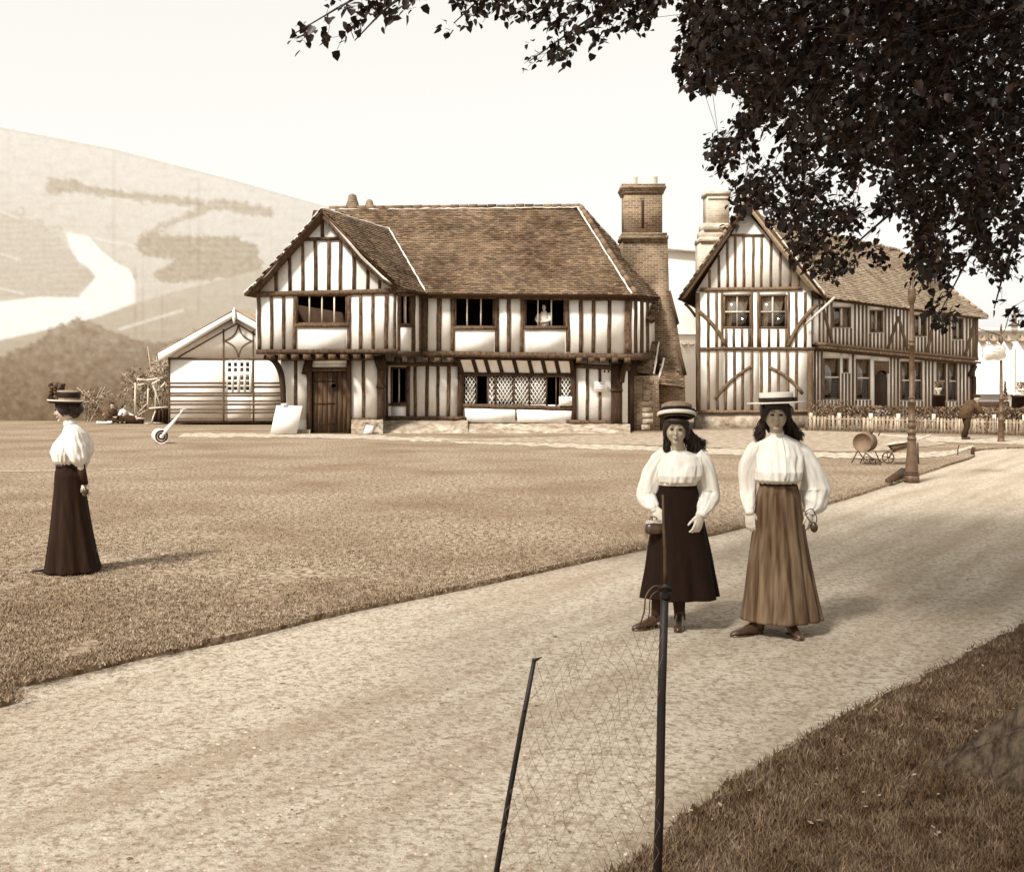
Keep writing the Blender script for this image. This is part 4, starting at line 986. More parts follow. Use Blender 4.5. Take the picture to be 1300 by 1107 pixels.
# ================================================================== FENCE, HEDGE
FP_ = F(1024, 39.6, 1300, 35.4)
fe = thing('picket_fence', 'long low rustic picket fence of pale uneven stakes before the second house', 'fence', tuple(FP_.p(1024, 546)))
x = 1024.5
while x < 1400:
    Yx = FP_.p(x, 540).y; yb = HY+FP*H/Yx+1; mp = MB(); hh = rnd(18.2, 20.6)*40/Yx; w_ = rnd(.9, 1.7)
    FP_.beam(mp, x+rnd(-.6, .6), yb-hh, x+rnd(-.4, .4), yb, w_*2, rnd(.02, .04), .03, jit=.12, w2=w_*2); mp.build('picket', 'picket', fe); x += 4.9+rnd(-.5, .5)
q = MB()
for dy in (-15, -4): 
    a, b = FP_.p(1022, 546+dy), FP_.p(1400, 555.7+dy*1.12); q.tube([a, b], .025, 6)
q.build('rail', 'picket', fe)
q = MB()
for x in (1029, 1065, 1105, 1140, 1185, 1222, 1262, 1300, 1345): FP_.beam(q, x, 524+(x-1024)*.01, x, 546+(x-1024)*.03, 4, .0, .1)
q.build('post', 'weathered', fe)

def leafcloud(mb, pts, s, flat=.6):
    for p in pts:
        a = Vector((rnd(-1, 1), rnd(-1, 1), rnd(-.6, 1))).normalized(); u = a.orthogonal().normalized(); v = a.cross(u); k = s*rnd(.6, 1.3); ang = rnd(0, 6.28)
        u, v = (u*math.cos(ang)+v*math.sin(ang))*k, (v*math.cos(ang)-u*math.sin(ang))*k*flat
        mb.face([p-u, p-v*.9-u*.1, p+u, p+v*.9-u*.1])
hd = MB(); pts = []
for k in range(9000):
    x = rnd(1026, 1400); t = rnd(0, 1); a = FP_.p(x, 520); d = -FP_.n*(.45+rnd(0, .7)); top = .86+.09*noise.noise(Vector((x*.12, 0, 0)))+.05*noise.noise(Vector((x*.6, 3, 0)))
    pts.append(Vector((a.x, a.y, 0))+d+Vector((0, 0, top*(1-(1-t)**2*.95))))
leafcloud(hd, pts, .05); tag(hd.build('clipped_hedge', 'leaf_hedge', None, loc=tuple(FP_.p(1150, 545, -.8))), 'low dark clipped hedge running just behind the picket fence', 'hedge')
# small leafy plant at left end of fence + pedestals and cypress
def pedestal(px, ytop, ybase, Y, wid, lab, uy):
    T = thing('planted_pedestal', lab, 'pedestal', tuple(P(px, ybase, Y))); k = Y/FP; h = wid*k/2
    z1, z0 = P(px, ytop, Y).z, 0; c = P(px, ytop, Y); m_ = MB()
    m_.prism([(c.x-h*1.15, Y-h*1.15, z0), (c.x+h*1.15, Y-h*1.15, z0), (c.x+h*1.15, Y+h*1.15, z0), (c.x-h*1.15, Y+h*1.15, z0)], (0, 0, .2)); m_.rings([[Vector((c.x+sx*h*f, Y+sy*h*f, z)) for sx, sy in ((-1, -1), (1, -1), (1, 1), (-1, 1))] for f, z in ((1.05, .2), (.9, z1-.06), (1.0, z1-.05), (1.0, z1))])
    m_.build('plinth', 'timber_dark', T)
    u_ = MB(); uh = (ytop-uy)*k; u_.lathe([(h*.45, 0), (h*.2, uh*.15), (h*.6, uh*.35), (h*.7, uh*.5), (h*.6, uh*.52)], (c.x, Y, z1), 12); u_.build('urn', 'weathered', T)
    l_ = MB(); leafcloud(l_, [Vector((c.x+rnd(-1, 1)*h*.7, Y+rnd(-1, 1)*h*.7, z1+uh*.55+rnd(0, 1)*uh*.5)) for _ in range(140)], .045); l_.build('plant', 'leaf_hedge', T)
pedestal(1191.5, 501, 530, 39.5, 13, 'dark pedestal with a leafy urn in front of the second house near its far corner', 485)
pedestal(1299, 502, 532, 37.5, 22, 'dark broad pedestal with a leafy urn at the right edge behind the fence', 486)
cy = MB(); c = P(1276, 520, 39); leafcloud(cy, [Vector((c.x+rnd(-1, 1)*.22*(1-t), c.y+rnd(-1, 1)*.22*(1-t), .1+t*1.65)) for t in [rnd(0, 1)**1.3 for _ in range(900)]], .04)
CY = thing('cone_shrub', 'small narrow cone-shaped evergreen beside the far lamp post', 'shrub', (c.x, c.y, 0)); cy.build('foliage', 'leaf_hedge', CY); q = MB(); q.tube([(c.x, c.y, 0), (c.x, c.y, .5)], .03, 6); q.build('trunk', 'twig', CY)
vb = MB(); c = P(1045, 530, 41.0); leafcloud(vb, [Vector((c.x+rnd(-.5, .9), c.y+rnd(-.3, .3), .2+rnd(0, .85))) for _ in range(500)], .05); tag(vb.build('bush', 'leaf_hedge', None, loc=(c.x, c.y, 0)), 'rounded dark bush at the left corner behind the picket fence', 'bush')
# ================================================================== LAMP POSTS
def lamp_post(px, ybase, prof, label, rot=0):
    Y = gY(ybase); k = Y/FP; x = (px-CX)*k; T = thing('lamp_post', label, 'lamp post', (x, Y, 0), 'cast iron lamp posts along the path')
    zz = lambda py: H-(py-HY)*k
    m_ = MB(); pr = [(r*k*.9, zz(y)) for r, y in prof]; pr[0] = (pr[0][0], -.06); m_.lathe(pr, (x, Y, 0), 20); m_.build('post', 'lamp_paint', T, smooth=False)
    return T, x, Y, k, zz
T, x, Y, k, zz = lamp_post(1157.5, 609, [(10.4, 611), (10.3, 604), (9.6, 603.5), (9.6, 602.6), (8.0, 602.5), (8.0, 601), (9.2, 600.6), (8.9, 598), (8.4, 590), (7, 575), (6, 560), (5.8, 558), (6.8, 557.5), (6.8, 556), (5.4, 555.5), (5.2, 551), (6.2, 550.5), (6.2, 547), (5.2, 546.5), (5.0, 543), (6, 542.5), (6, 538), (5, 537.5), (5, 535), (5.6, 534.6), (5.6, 533), (4.8, 532.6), (4.2, 512), (5.2, 511.6), (5.2, 508.5), (4.2, 508), (4, 506), (4.8, 505.6), (4.8, 504), (3.7, 503.6), (3.5, 440), (4.5, 439.6), (4.5, 437), (3.5, 436.6), (3.5, 434), (4.3, 433.6), (4.3, 432), (3.1, 431.6), (2.9, 386), (3.4, 385.5), (5.6, 380), (5.8, 376), (5.0, 371), (5.6, 369), (5.0, 366.5), (3.4, 365), (3.6, 363), (1.4, 361), (1.3, 300)], 'near tall pale iron lamp post with swan neck at the lawn edge')
ring = MB(); ring.lathe([(9.0*k, zz(602.6)), (9.7*k, zz(602.5)), (9.7*k, zz(601.1)), (8.8*k, zz(601))], (x, Y, 0), 20); ring.build('base_band', 'lamp_dark', T)
a_ = MB(); pts_ = cubic([(x, Y, zz(345)), (x+2*k, Y, zz(318)), (x+10*k, Y, zz(296)), (x+22*k, Y, zz(292)), (x+29*k, Y, zz(300)), (x+29.5*k, Y, zz(312))], 6); a_.tube(pts_, 1.2*k, 8); a_.tube(cubic([(x, Y, zz(372)), (x+10*k, Y, zz(368)), (x+14*k, Y, zz(350)), (x+10*k, Y, zz(330)), (x+3*k, Y, zz(322))], 6), .6*k, 6); a_.build('swan_neck', 'lamp_dark', T)
l_ = MB(); l_.lathe([(1*k, zz(309)), (4.6*k, zz(312)), (5*k, zz(316)), (5*k, zz(340)), (7*k, zz(343)), (20*k, zz(345)), (20*k, zz(346.5)), (6*k, zz(346)), (3*k, zz(346))], (x+29.5*k, Y, 0), 24); LN = l_.build('lantern', 'lamp_dark', T)
g_ = MB(); g_.lathe([(8*k, zz(346.5)), (9.4*k, zz(353)), (9*k, zz(361)), (6*k, zz(369)), (1*k, zz(371.5))], (x+29.5*k, Y, 0), 18); g_.build('globe', 'glass', LN, smooth=True)
g_ = MB(); g_.tube([(x+29.5*k, Y, zz(345)), (x+29.5*k, Y, zz(360))], .8*k, 6); g_.build('burner', 'lamp_dark', LN)
T, x, Y, k, zz = lamp_post(1271, 561, [(5.2, 563), (5.2, 559), (4.6, 558.6), (4.4, 555), (3.8, 534), (4.4, 533.6), (4.4, 531.6), (3.6, 531), (3.4, 524), (3.9, 523.5), (3.9, 521), (3.1, 520.6), (2.6, 508), (3.2, 507.6), (3.2, 505.6), (2.3, 505), (1.9, 470), (1.6, 436), (2.6, 435), (2.8, 431), (2.2, 428), (1.1, 427), (1.1, 420), (2, 419), (1.2, 415), (.4, 411)], 'farther smaller pale lamp post before the fence, carrying the hanging sign')
a_ = MB(); a_.tube(cubic([(x, Y, zz(424)), (x+5*k, Y, zz(418)), (x+10*k, Y, zz(400)), (x+15*k, Y, zz(394)), (x+17*k, Y, zz(400))], 5), .6*k, 6); a_.build('swan_neck', 'lamp_dark', T)
l_ = MB(); l_.lathe([(.5*k, zz(398)), (2.4*k, zz(400)), (2.6*k, zz(410)), (8*k, zz(413)), (8*k, zz(414)), (2*k, zz(413.6))], (x+17*k, Y, 0), 18); LN = l_.build('lantern', 'lamp_dark', T)
g_ = MB(); g_.lathe([(3.6*k, zz(414)), (4*k, zz(418)), (2.6*k, zz(424)), (.4*k, zz(426))], (x+17*k, Y, 0), 12); g_.build('globe', 'glass', LN, smooth=True)
# hanging sign
Ys = Y+.05; sT = thing('hanging_sign', 'pale scalloped signboard hanging from the far lamp post', 'sign', tuple(P(1262, 457, Ys)))
m_ = MB(); out = []
for t in range(40):
    a = 2*math.pi*t/40; ex, ey = math.cos(a), math.sin(a); s = 1/max(abs(ex), abs(ey)); s = min(s, 1.25); r_ = 1-.05*math.cos(a*8)
    out.append(P(1262+14.5*ex*s*r_, 447.5+9.5*ey*s*r_, Ys-.12))
m_.prism(out, (0, .04, 0)); bo = m_.build('board', 'hall', sT)
m_ = MB()
for t in range(40): m_.tube([out[t]+Vector((0, -.005, 0)), out[(t+1) % 40]+Vector((0, -.005, 0))], .013, 5)
m_.build('rim', 'weathered', bo)
m_ = MB(); FS_ = F(0, Ys-.125, 1300, Ys-.125)
for y, xa, xb in ((442.5, 1253, 1271), (446.5, 1255, 1269), (450.5, 1252, 1272)):
    a = xa
    while a < xb: l_ = rnd(1, 2.2); FS_.rect(m_, a, y-.5, min(a+l_, xb), y+.5, .0, .004); a += l_+.7
m_.build('writing', 'weathered', bo)
m_ = MB(); m_.tube([P(1271, 427, Ys), P(1255, 421, Ys), P(1242, 417, Ys)], .016, 6); m_.tube([P(1255, 421, Ys-.1), P(1255, 440, Ys-.1)], .01, 5); m_.tube([P(1268, 426, Ys-.1), P(1268, 440, Ys-.1)], .01, 5); m_.build('bracket', 'lamp_dark', sT)

# ================================================================== GARDEN ROLLER
Yr = 30.6; T = thing('garden_roller', 'pale iron garden roller with its handle propped up, on the lawn before the shed', 'roller', tuple(G(204, 562)))
k = Yr/FP; R_ = 9.4*k; ax = Vector((-.42, .9, 0)).normalized(); c0 = Vector(((205.3-CX)*k, Yr, R_)); ln = .62; Mx = ax.to_track_quat('Z', 'Y').to_matrix()
m_ = MB(); m_.lathe([(R_, 0), (R_, ln), (R_*.86, ln), (R_*.86, 0)], c0, 28, M=Mx, cap=False); m_.rings([[c0+Mx@Vector((r*math.cos(a), r*math.sin(a), z)) for a in [2*math.pi*j/28 for j in range(28)]] for r, z in ((R_*.86, 0), (R_, 0))], cap=False); m_.build('drum', 'white_paint', T)
m_ = MB(); m_.lathe([(R_*.86, .06), (R_*.62, .06), (R_*.62, .02), (R_*.52, .02), (R_*.52, .06), (R_*.3, .06), (R_*.3, 0), (R_*.16, -.02), (.001, -.02)], c0, 28, M=Mx, cap=False); m_.build('end_plate', 'brown_paint', T)
m_ = MB(); m_.lathe([(R_*.6, .015), (R_*.54, .015), (R_*.54, .03)], c0, 28, M=Mx, cap=False); m_.lathe([(R_*.28, -.01), (R_*.2, -.025), (.001, -.025)], c0, 20, M=Mx, cap=False); m_.build('rim_ring', 'white_paint', T)
m_ = MB(); e = P(228, 526, Yr+.1); m_.tube([c0+ax*-.03, c0.lerp(e, .45), e], [.035, .055, .02], 8); m_.tube([c0+ax*(ln+.03), (c0+ax*.4).lerp(e, .5), e], [.03, .035, .02], 8); m_.tube([e, P(233, 519.5, Yr+.12)], [.022, .018], 8); m_.tube([P(229, 521, Yr-.1), P(237, 519, Yr+.3)], .016, 6); m_.build('handle', 'white_paint', T)

# ================================================================== DRUM ON STAND AND WHEELBARROW
Yd = 22.6; k = Yd/FP
T = thing('drum_on_stand', 'dark round drum lying on a spindly wheeled stand beside the barrow on the lawn', 'drum', tuple(G(1100, 590)))
c0 = P(1094.5, 562, Yd); ax = Vector((.55, .83, 0)).normalized(); Mx = ax.to_track_quat('Z', 'Y').to_matrix(); Rd = 12.2*k
m_ = MB(); m_.lathe([(.001, .01), (Rd*.93, .01), (Rd*.93, 0), (Rd, 0), (Rd, .14), (Rd*1.02, .15), (Rd*1.02, .18), (Rd, .19), (Rd, .42), (Rd*.9, .42), (Rd*.9, .4), (.001, .4)], c0, 32, M=Mx, cap=False); m_.build('drum', 'drum', T)
m_ = MB()
for a, b in (((1089, 572), (1081, 588)), ((1099, 575), (1092, 588)), ((1089, 572), (1096, 582)), ((1111, 573), (1117, 586)), ((1084, 582), (1116, 584)), ((1099, 575), (1110, 584))): m_.tube([P(*a, Yd-.05), P(*b, Yd-.02)], .013, 6)
m_.tube([P(1106, 550, Yd+.2), P(1107, 546, Yd+.2)], .03, 6); m_.tube([P(1115, 553, Yd+.4), P(1118, 548, Yd+.4)], .012, 6)
m_.build('stand', 'iron_rust', T)
def wheel(mb, c, r, ax, sp=6, t=.012):
    M_ = ax.to_track_quat('Z', 'Y').to_matrix(); n_ = 18; q = [c+M_@Vector((r*math.cos(2*math.pi*j/n_), r*math.sin(2*math.pi*j/n_), 0)) for j in range(n_+1)]
    mb.tube(q, t, 5)
    for j in range(sp): mb.tube([c, c+M_@Vector((r*math.cos(2*math.pi*j/sp+.3), r*math.sin(2*math.pi*j/sp+.3), 0))], t*.7, 5)
for x_, y_, r_ in ((1100.5, 584, 4), (1107.5, 585, 3.5), (1115, 587, 3.6)):
    m_ = MB(); wheel(m_, P(x_, y_, Yd-.06), r_*k, Vector((.25, 1, 0)).normalized(), 5); m_.build('wheel', 'iron_rust', T)
T = thing('wheelbarrow', 'low dark wheelbarrow with pale rim and long handles, half behind the near lamp post', 'wheelbarrow', tuple(G(1140, 588)))
m_ = MB(); a, b, c, d = P(1127, 564.5, Yd), P(1158, 560.5, Yd), P(1153, 568, Yd), P(1135, 573.5, Yd)
Dp = Vector((.12, .5, 0)); sh = Vector((.04, .12, 0))
m_.prism([a, b, c, d], sh*.1); m_.prism([a+Dp, b+Dp, c+Dp-sh, d+Dp-sh], sh*.1); m_.prism([a, d, d+Dp-sh, a+Dp], (.02, 0, 0)); m_.prism([b, c, c+Dp-sh, b+Dp], (.02, 0, 0)); m_.prism([d, c, c+Dp-sh, d+Dp-sh], (0, 0, -.02)); m_.build('tray', 'drum', T)
m_ = MB(); m_.tube([P(1123, 565, Yd-.02), P(1158, 560, Yd-.02), P(1181, 553, Yd-.02)], .02, 6); m_.tube([P(1126, 563, Yd+.5), P(1160, 558, Yd+.5), P(1182, 552, Yd+.4)], .02, 6); m_.build('handle', 'weathered', T)
m_ = MB(); m_.tube([P(1165, 562, Yd), P(1166, 589, Yd)], .018, 6); m_.tube([P(1134, 571, Yd), P(1129, 581, Yd)], .015, 6); m_.tube([P(1134, 571, Yd+.3), P(1129, 581, Yd+.2)], .015, 6); m_.build('leg', 'iron_rust', T)
m_ = MB(); wheel(m_, P(1127.5, 581, Yd+.1), 7*k, Vector((.3, 1, 0)).normalized(), 6, .014); m_.build('wheel', 'iron_rust', T)

# ================================================================== POLE TRESTLE BY THE SHED
Yt = 45.3; T = thing('pole_trestle', 'rickety open frame of pale rough poles and slabs leaning by the shed corner', 'trestle', tuple(G(190, 538)))
m_ = MB()
for (a, b, w_) in (((172, 486), (172, 527), 2.6), ((188, 489), (187.5, 521), 2.4), ((194, 487), (204.6, 517), 3), ((197.5, 500), (197, 522), 1.6), ((174.5, 525), (186, 513), 1.8), ((176, 527), (190, 518), 1.6), ((197.6, 521), (192.4, 537), 2), ((172, 526), (174, 533), 2)):
    m_.tube([P(a[0], a[1], Yt+rnd(0, .3)), P((a[0]+b[0])/2+rnd(-.3, .3), (a[1]+b[1])/2, Yt+.1), P(b[0], b[1], Yt+rnd(0, .3))], w_*Yt/FP/2, 7, wob=.12)
m_.build('pole', 'weathered', T)
m_ = MB()
for (a, b, w_) in (((174.6, 489.5), (191.5, 485.5), 3), ((174, 481.5), (186, 482.8), 2.6), ((186, 483), (213, 479), 3), ((193, 488), (203, 482), 3), ((189.6, 518.5), (213, 516.8), 2.2), ((183.5, 538), (193, 537.4), 1.8), ((195, 536.8), (208, 537.4), 1.6), ((204, 492), (210, 486), 2.4), ((175, 531), (186, 532), 2.5)):
    m_.tube([P(a[0], a[1], Yt-.1), P(b[0], b[1], Yt-.1+rnd(0, .4))], w_*Yt/FP/2, 6, wob=.15)
m_.build('cross_rail', 'weathered', T)
m_ = MB(); FTt = F(0, 46.0, 1300, 46.0)
for k_ in range(7): FTt.rect(m_, 197+k_*2.3, 519+rnd(-1, 1), 199+k_*2.3, 538, .2+rnd(0, .1), .3)
tag(m_.build('stacked_boards', 'timber_dark', None, loc=tuple(G(206, 538))), 'short dark boards standing stacked under the pole trestle against the shed', 'boards')
m_ = MB(); leafcloud(m_, [P(rnd(193, 214), rnd(458, 486), rnd(45.3, 47)) for _ in range(260)], .14, .3)
for _ in range(14): a = P(rnd(206, 214), rnd(478, 486), 45.6); m_.tube([a, a+Vector((rnd(-.5, 0), rnd(-.3, .3), rnd(.2, .7)))], .015, 4)
tag(m_.build('brushwood_heap', 'leaf_dry', None, loc=tuple(G(205, 538))), 'pale dry brushwood heaped on top of the pole trestle by the shed', 'brushwood')
for (bx, bw, bh, lab) in ((112, 1.3, 1.5, 'low loose bush against the painted wall, left of the seated people'), (176, .9, 2.5, 'tall thin bush behind the pole trestle against the painted wall'), (203, .8, 3.3, 'tallest bush, close against the side of the white shed')):
    c_ = P(bx, 520, 48.6); q = []
    for _ in range(900):
        a = Vector((random.gauss(0, 1), random.gauss(0, 1), random.gauss(0, 1))).normalized()*rnd(.3, 1); p = Vector((c_.x+a.x*bw, c_.y+a.y*.6, bh*.52+a.z*bh*.5))
        if noise.noise(p*1.8) > -.12: q.append(p)
    BS = thing('bush', lab, 'bush', (c_.x, c_.y, 0), 'bushes before the painted wall'); m_ = MB(); leafcloud(m_, q, .075); m_.build('foliage', 'leaf_bush', BS)
    m_ = MB()
    for _ in range(7): m_.tube([(c_.x+rnd(-.15, .15), c_.y, 0), (c_.x+rnd(-.4, .4)*bw, c_.y+rnd(-.2, .2), bh*.5), (c_.x+rnd(-.8, .8)*bw, c_.y+rnd(-.3, .3), bh*rnd(.75, 1.05))], [.03, .02, .008], 5)
    m_.build('stem', 'weathered', BS)
# small stakes in the lawn at right
for (x_, y0_, y1_, lab) in ((1216, 565, 578, 'thin upright wire stake standing between the lamp posts'), (1235, 568, 577, 'short thick dark stub standing at the path corner by the far lamp post')):
    m_ = MB(); q = G(x_, y1_); kk = q.y/FP; m_.tube([q+Vector((0, 0, -.05)), q+Vector((0, 0, (y1_-y0_)*kk*.6)), q+Vector((.03, 0, (y1_-y0_)*kk))], (.012 if x_ < 1220 else .045), 7, wob=.1); tag(m_.build('stake', 'timber_dark', None, loc=tuple(q)), lab, 'stake')
# kerb end log by lamp
m_ = MB(); m_.tube([G(1128, 613)+Vector((0, 0, .02)), G(1146, 605)+Vector((0, 0, .06))], [.06, .09], 9, wob=.15); tag(m_.build('edging_log', 'timber_dark', None, loc=tuple(G(1137, 610))), 'short rough edging log lying at the foot of the near lamp post', 'log')

# ================================================================== IRON POST, ROD AND NETTING (foreground)
Yp = 3.0
T = thing('iron_post', 'dark iron pipe post with collar and thin upper rod before the left girl', 'post', tuple(P(830, HY+FP*1.7/Yp, Yp)))
m_ = MB(); m_.tube([P(828, HY+FP*1.72/Yp, Yp), P(837.5, 1018, Yp), P(840, 880, Yp), P(844, 758, Yp)], [.0128, .0122, .0116, .011], 14, wob=.02); m_.build('pipe', 'iron', T, smooth=True)
m_ = MB(); q = P(845, 754, Yp); m_.lathe([(.0105, -.016), (.0148, -.012), (.0158, -.005), (.0148, .007), (.011, .013), (.005, .017)], q, 16); m_.tube([P(838, 748, Yp-.02), P(845, 744, Yp-.03), P(851, 748, Yp-.02)], .008, 8); m_.build('collar', 'iron', T, smooth=True)
m_ = MB(); m_.tube([P(845, 750, Yp), P(844, 700, Yp), P(842, 655, Yp), P(841.5, 628, Yp)], [.0052, .0045, .0037, .003], 10); m_.build('upper_rod', 'iron_rust', T, smooth=True)
m_ = MB(); m_.tube(cubic([P(840, 744, Yp-.02), P(829, 745, Yp-.04), P(820, 757, Yp-.05), P(818, 775, Yp-.05), P(813, 792, Yp-.04)], 6), .0022, 6); m_.tube(cubic([P(838, 748, Yp-.02), P(826, 758, Yp-.03), P(824, 780, Yp-.03), P(818, 800, Yp-.02)], 6), .0016, 6); m_.build('wire_end', 'iron_rust', T)
T = thing('leaning_rod', 'thin dark iron rod leaning to the right, left end of the wire netting', 'rod', tuple(P(601, HY+FP*1.7/Yp, Yp)))
m_ = MB(); m_.tube([P(600, HY+FP*1.72/Yp, Yp), P(645, 1017, Yp), P(663, 918, Yp), P(678, 839, Yp)], [.0085, .0075, .0068, .006], 10, wob=.05); m_.build('shaft', 'iron', T, smooth=True)
m_ = MB(); m_.tube([P(676, 838, Yp), P(681, 837, Yp), P(688, 834, Yp+.01)], [.006, .004, .0012], 6); m_.tube([P(664, 900, Yp-.008), P(669, 902, Yp-.008)], .004, 6); m_.build('wire_tie', 'iron', T)
nw = MB()
def netp(u, v):   # u 0..1 from rod to post, v 0..1 top to ground
    yb = HY+FP*1.66/Yp
    xl = 678-33*(v*(yb-838)/179)+4*math.sin(v*7); yt = 826-52*u*u+10*math.sin(u*9)+14*u*(1-u)
    y = yt+(yb-yt)*v; xr = 843-10*v
    return P(xl+(xr-xl)*u+6*math.sin(v*13+u*9)*u*(1-u)*4+3*noise.noise(Vector((u*9, v*11, 4))), y+5*math.sin(u*14+v*6)+5*noise.noise(Vector((u*8, v*10, 0))), Yp-.05*math.sin(u*math.pi)+.03*math.sin(u*17+v*11))
nu, nv = 13, 30
for i in range(nu+1):
    for j in range(nv):
        s = .5 if j % 2 else 0; s2 = 0 if j % 2 else .5
        for sg in (1,):
            a, b = (i+s)/(nu+.5), (i+s2)/(nu+.5)
            p, q = netp(a, j/nv), netp(b, (j+1)/nv)
            nw.tube([p, q], .0005, 4, cap=False)
            if i+s2-1+2*s2*0 >= 0 and s2 == .5 and i > 0: nw.tube([p, netp((i-.5)/(nu+.5), (j+1)/nv)], .0005, 4, cap=False)
            if s == .5 and i < nu: nw.tube([p, netp((i+1)/(nu+.5), (j+1)/nv)], .0005, 4, cap=False)
tag(nw.build('wire_netting', 'net_wire', None, loc=tuple(P(740, HY+FP*1.7/Yp, Yp))), 'fine slack wire netting stretched between the leaning rod and the pipe post', 'netting')

# ================================================================== THE BIG TREE
TX, TY = 2.85, 4.35
TR = thing('linden_tree', 'huge dark leafy tree overhanging from the right, its ridged root at the lower corner', 'tree', (TX, TY, 0))
m_ = MB(); rs = []
for i in range(60):
    t = i/59; z = -.1+6.2*t**1.7; r = .42*(1-.35*t)+.46*math.exp(-max(z, 0)/.36); ring = []
    for j in range(260):
        a = 2*math.pi*j/260; rib = math.exp(-max(z, 0)/.9)
        d = 1+.2*rib*math.sin(a*7+1.3+.6*math.sin(z*3))+.06*math.sin(a*43+1.5*math.sin(z*5+a*3))+.07*rib*math.sin(a*19+z*3)+.05*rib*abs(math.sin(a*31+z*4))+.07*noise.noise(Vector((math.cos(a)*3, math.sin(a)*3, z*1.2)))+.05*noise.noise(Vector((math.cos(a)*11, math.sin(a)*11, z*2.5)))
        ring.append(Vector((TX+.35*t*t+math.cos(a)*r*d, TY+math.sin(a)*r*d, z)))
    rs.append(ring)
m_.rings(rs); m_.build('trunk', 'bark', TR, smooth=True)
DEN = [(858, -40), (868, 40), (858, 60), (866, 112), (884, 120), (910, 112), (940, 122), (965, 140), (1010, 158), (1062, 188), (1120, 214), (1190, 240), (1240, 262), (1310, 285), (1310, -40)]
SPA = [(940, 122), (912, 150), (896, 170), (903, 214), (930, 232), (922, 250), (935, 262), (918, 300), (935, 292), (958, 262), (990, 290), (1012, 338), (1042, 356), (1066, 350), (1080, 338), (1124, 342), (1128, 316), (1118, 296), (1136, 280), (1160, 300), (1146, 320), (1160, 356), (1172, 372), (1150, 370), (1166, 380), (1190, 420), (1214, 418), (1218, 388), (1206, 366), (1240, 340), (1262, 372), (1280, 404), (1310, 416), (1310, 285), (1240, 262), (1120, 214), (1062, 188), (1010, 158), (965, 140)]
BR1 = [(366, 44), (384, 68), (396, 56), (396, 36), (424, 56), (452, 60), (440, 42), (470, 38), (492, 30), (520, 18), (550, -6), (550, -60), (400, -60), (420, 6), (400, 20), (380, 32)]
BR2 = [(562, 42), (580, 48), (592, 30), (612, 34), (624, 16), (650, 24), (680, 30), (694, 40), (668, 62), (662, 88), (676, 90), (700, 78), (726, 84), (724, 68), (760, 62), (790, 42), (828, 36), (832, 18), (850, 6), (858, -60), (600, -60), (566, 20)]
def img(p): return CX+p.x*FP/p.y, HY-(p.z-H)*FP/p.y
def okb(p):
    if p.y < .3: return True
    x, y = img(p)
    return x < -30 or x > 1335 or y < -12 or inpoly(x, y, DEN)
limbs = MB(); tips = []
top = Vector((TX+.3, TY, 5.6))
ends = [(-1.2, 9.2, 5.4), (1.0, 10, 5.6), (3.6, 10.2, 6.0), (6.5, 9, 6.6), (-2.2, 5.2, 7.2), (-2.4, 1.5, 6.2), (0, -1.5, 6.6), (4.5, -1, 8), (8, 3, 7.5), (7.5, 6, 6.2), (2.5, 5, 10.2), (4.4, 8.4, 3.9), (5.0, 6.8, 3.6), (3.2, 9.2, 4.2)]
for e in ends:
    e = Vector(e); s = Vector((TX+.25, TY, rnd(3.4, 5.4))); mid = s.lerp(e, .5)+Vector((rnd(-.4, .4), rnd(-.4, .4), rnd(.5, 1.1)))
    c_ = cubic([s, s.lerp(mid, .5)+Vector((0, 0, .25)), mid, mid.lerp(e, .55)+Vector((rnd(-.3, .3), rnd(-.3, .3), .1)), e], 6)
    limbs.tube(c_, [.17*(1-k/len(c_))**.8+.012 for k in range(len(c_))], 9, wob=.06)
    for q in range(7):
        a = c_[int(len(c_)*(.35+.09*q))]; b = a+Vector((rnd(-1.6, 1.6), rnd(-1.6, 1.6), rnd(-.8, .9))); 
        if not (okb(a) and okb(b) and okb(a.lerp(b, .5))): continue
        limbs.tube(cubic([a, a.lerp(b, .5)+Vector((0, 0, .15)), b], 4), [.035-.0035*k for k in range(9)], 5)
HOLES = [(1042, 212, 9), (1060, 225, 10), (1030, 195, 6), (1075, 207, 6), (1140, 292, 16), (1128, 278, 10), (1236, 330, 9), (1092, 250, 8), (985, 205, 8), (1110, 230, 6), (1225, 350, 10), (958, 172, 10), (1000, 250, 7), (960, 215, 7), (1290, 380, 12), (1262, 405, 8), (1150, 325, 5), (930, 165, 7)]
def allowed(p, fringe=True):
    if p.y < .3: return True
    x, y = img(p); x += random.gauss(0, 5); y += random.gauss(0, 5)
    if x < -30 or x > 1335 or y < -12: return True
    if inpoly(x, y, DEN): return not (noise.noise(Vector((x*.09, y*.09, 9)))+.5*noise.noise(Vector((x*.03, y*.03, 2))) > .38+max(0, (190-y))*.002+max(0, x-1050)*.0008)
    if inpoly(x, y, BR1): return rnd(0, 1) < .75
    if inpoly(x, y, BR2): return noise.noise(Vector((x*.06, y*.06, 3))) > -.18 or y < 12
    if inpoly(x, y, SPA):
        for hx, hy, hr in HOLES:
            if math.hypot(x-hx, y-hy) < hr: return False
        return noise.noise(Vector((x*.035, y*.035, 1)))+.55*noise.noise(Vector((x*.1, y*.1, 5))) > -.2
    return False
leaf = MB(); twig = MB(); LS = [0, 0]
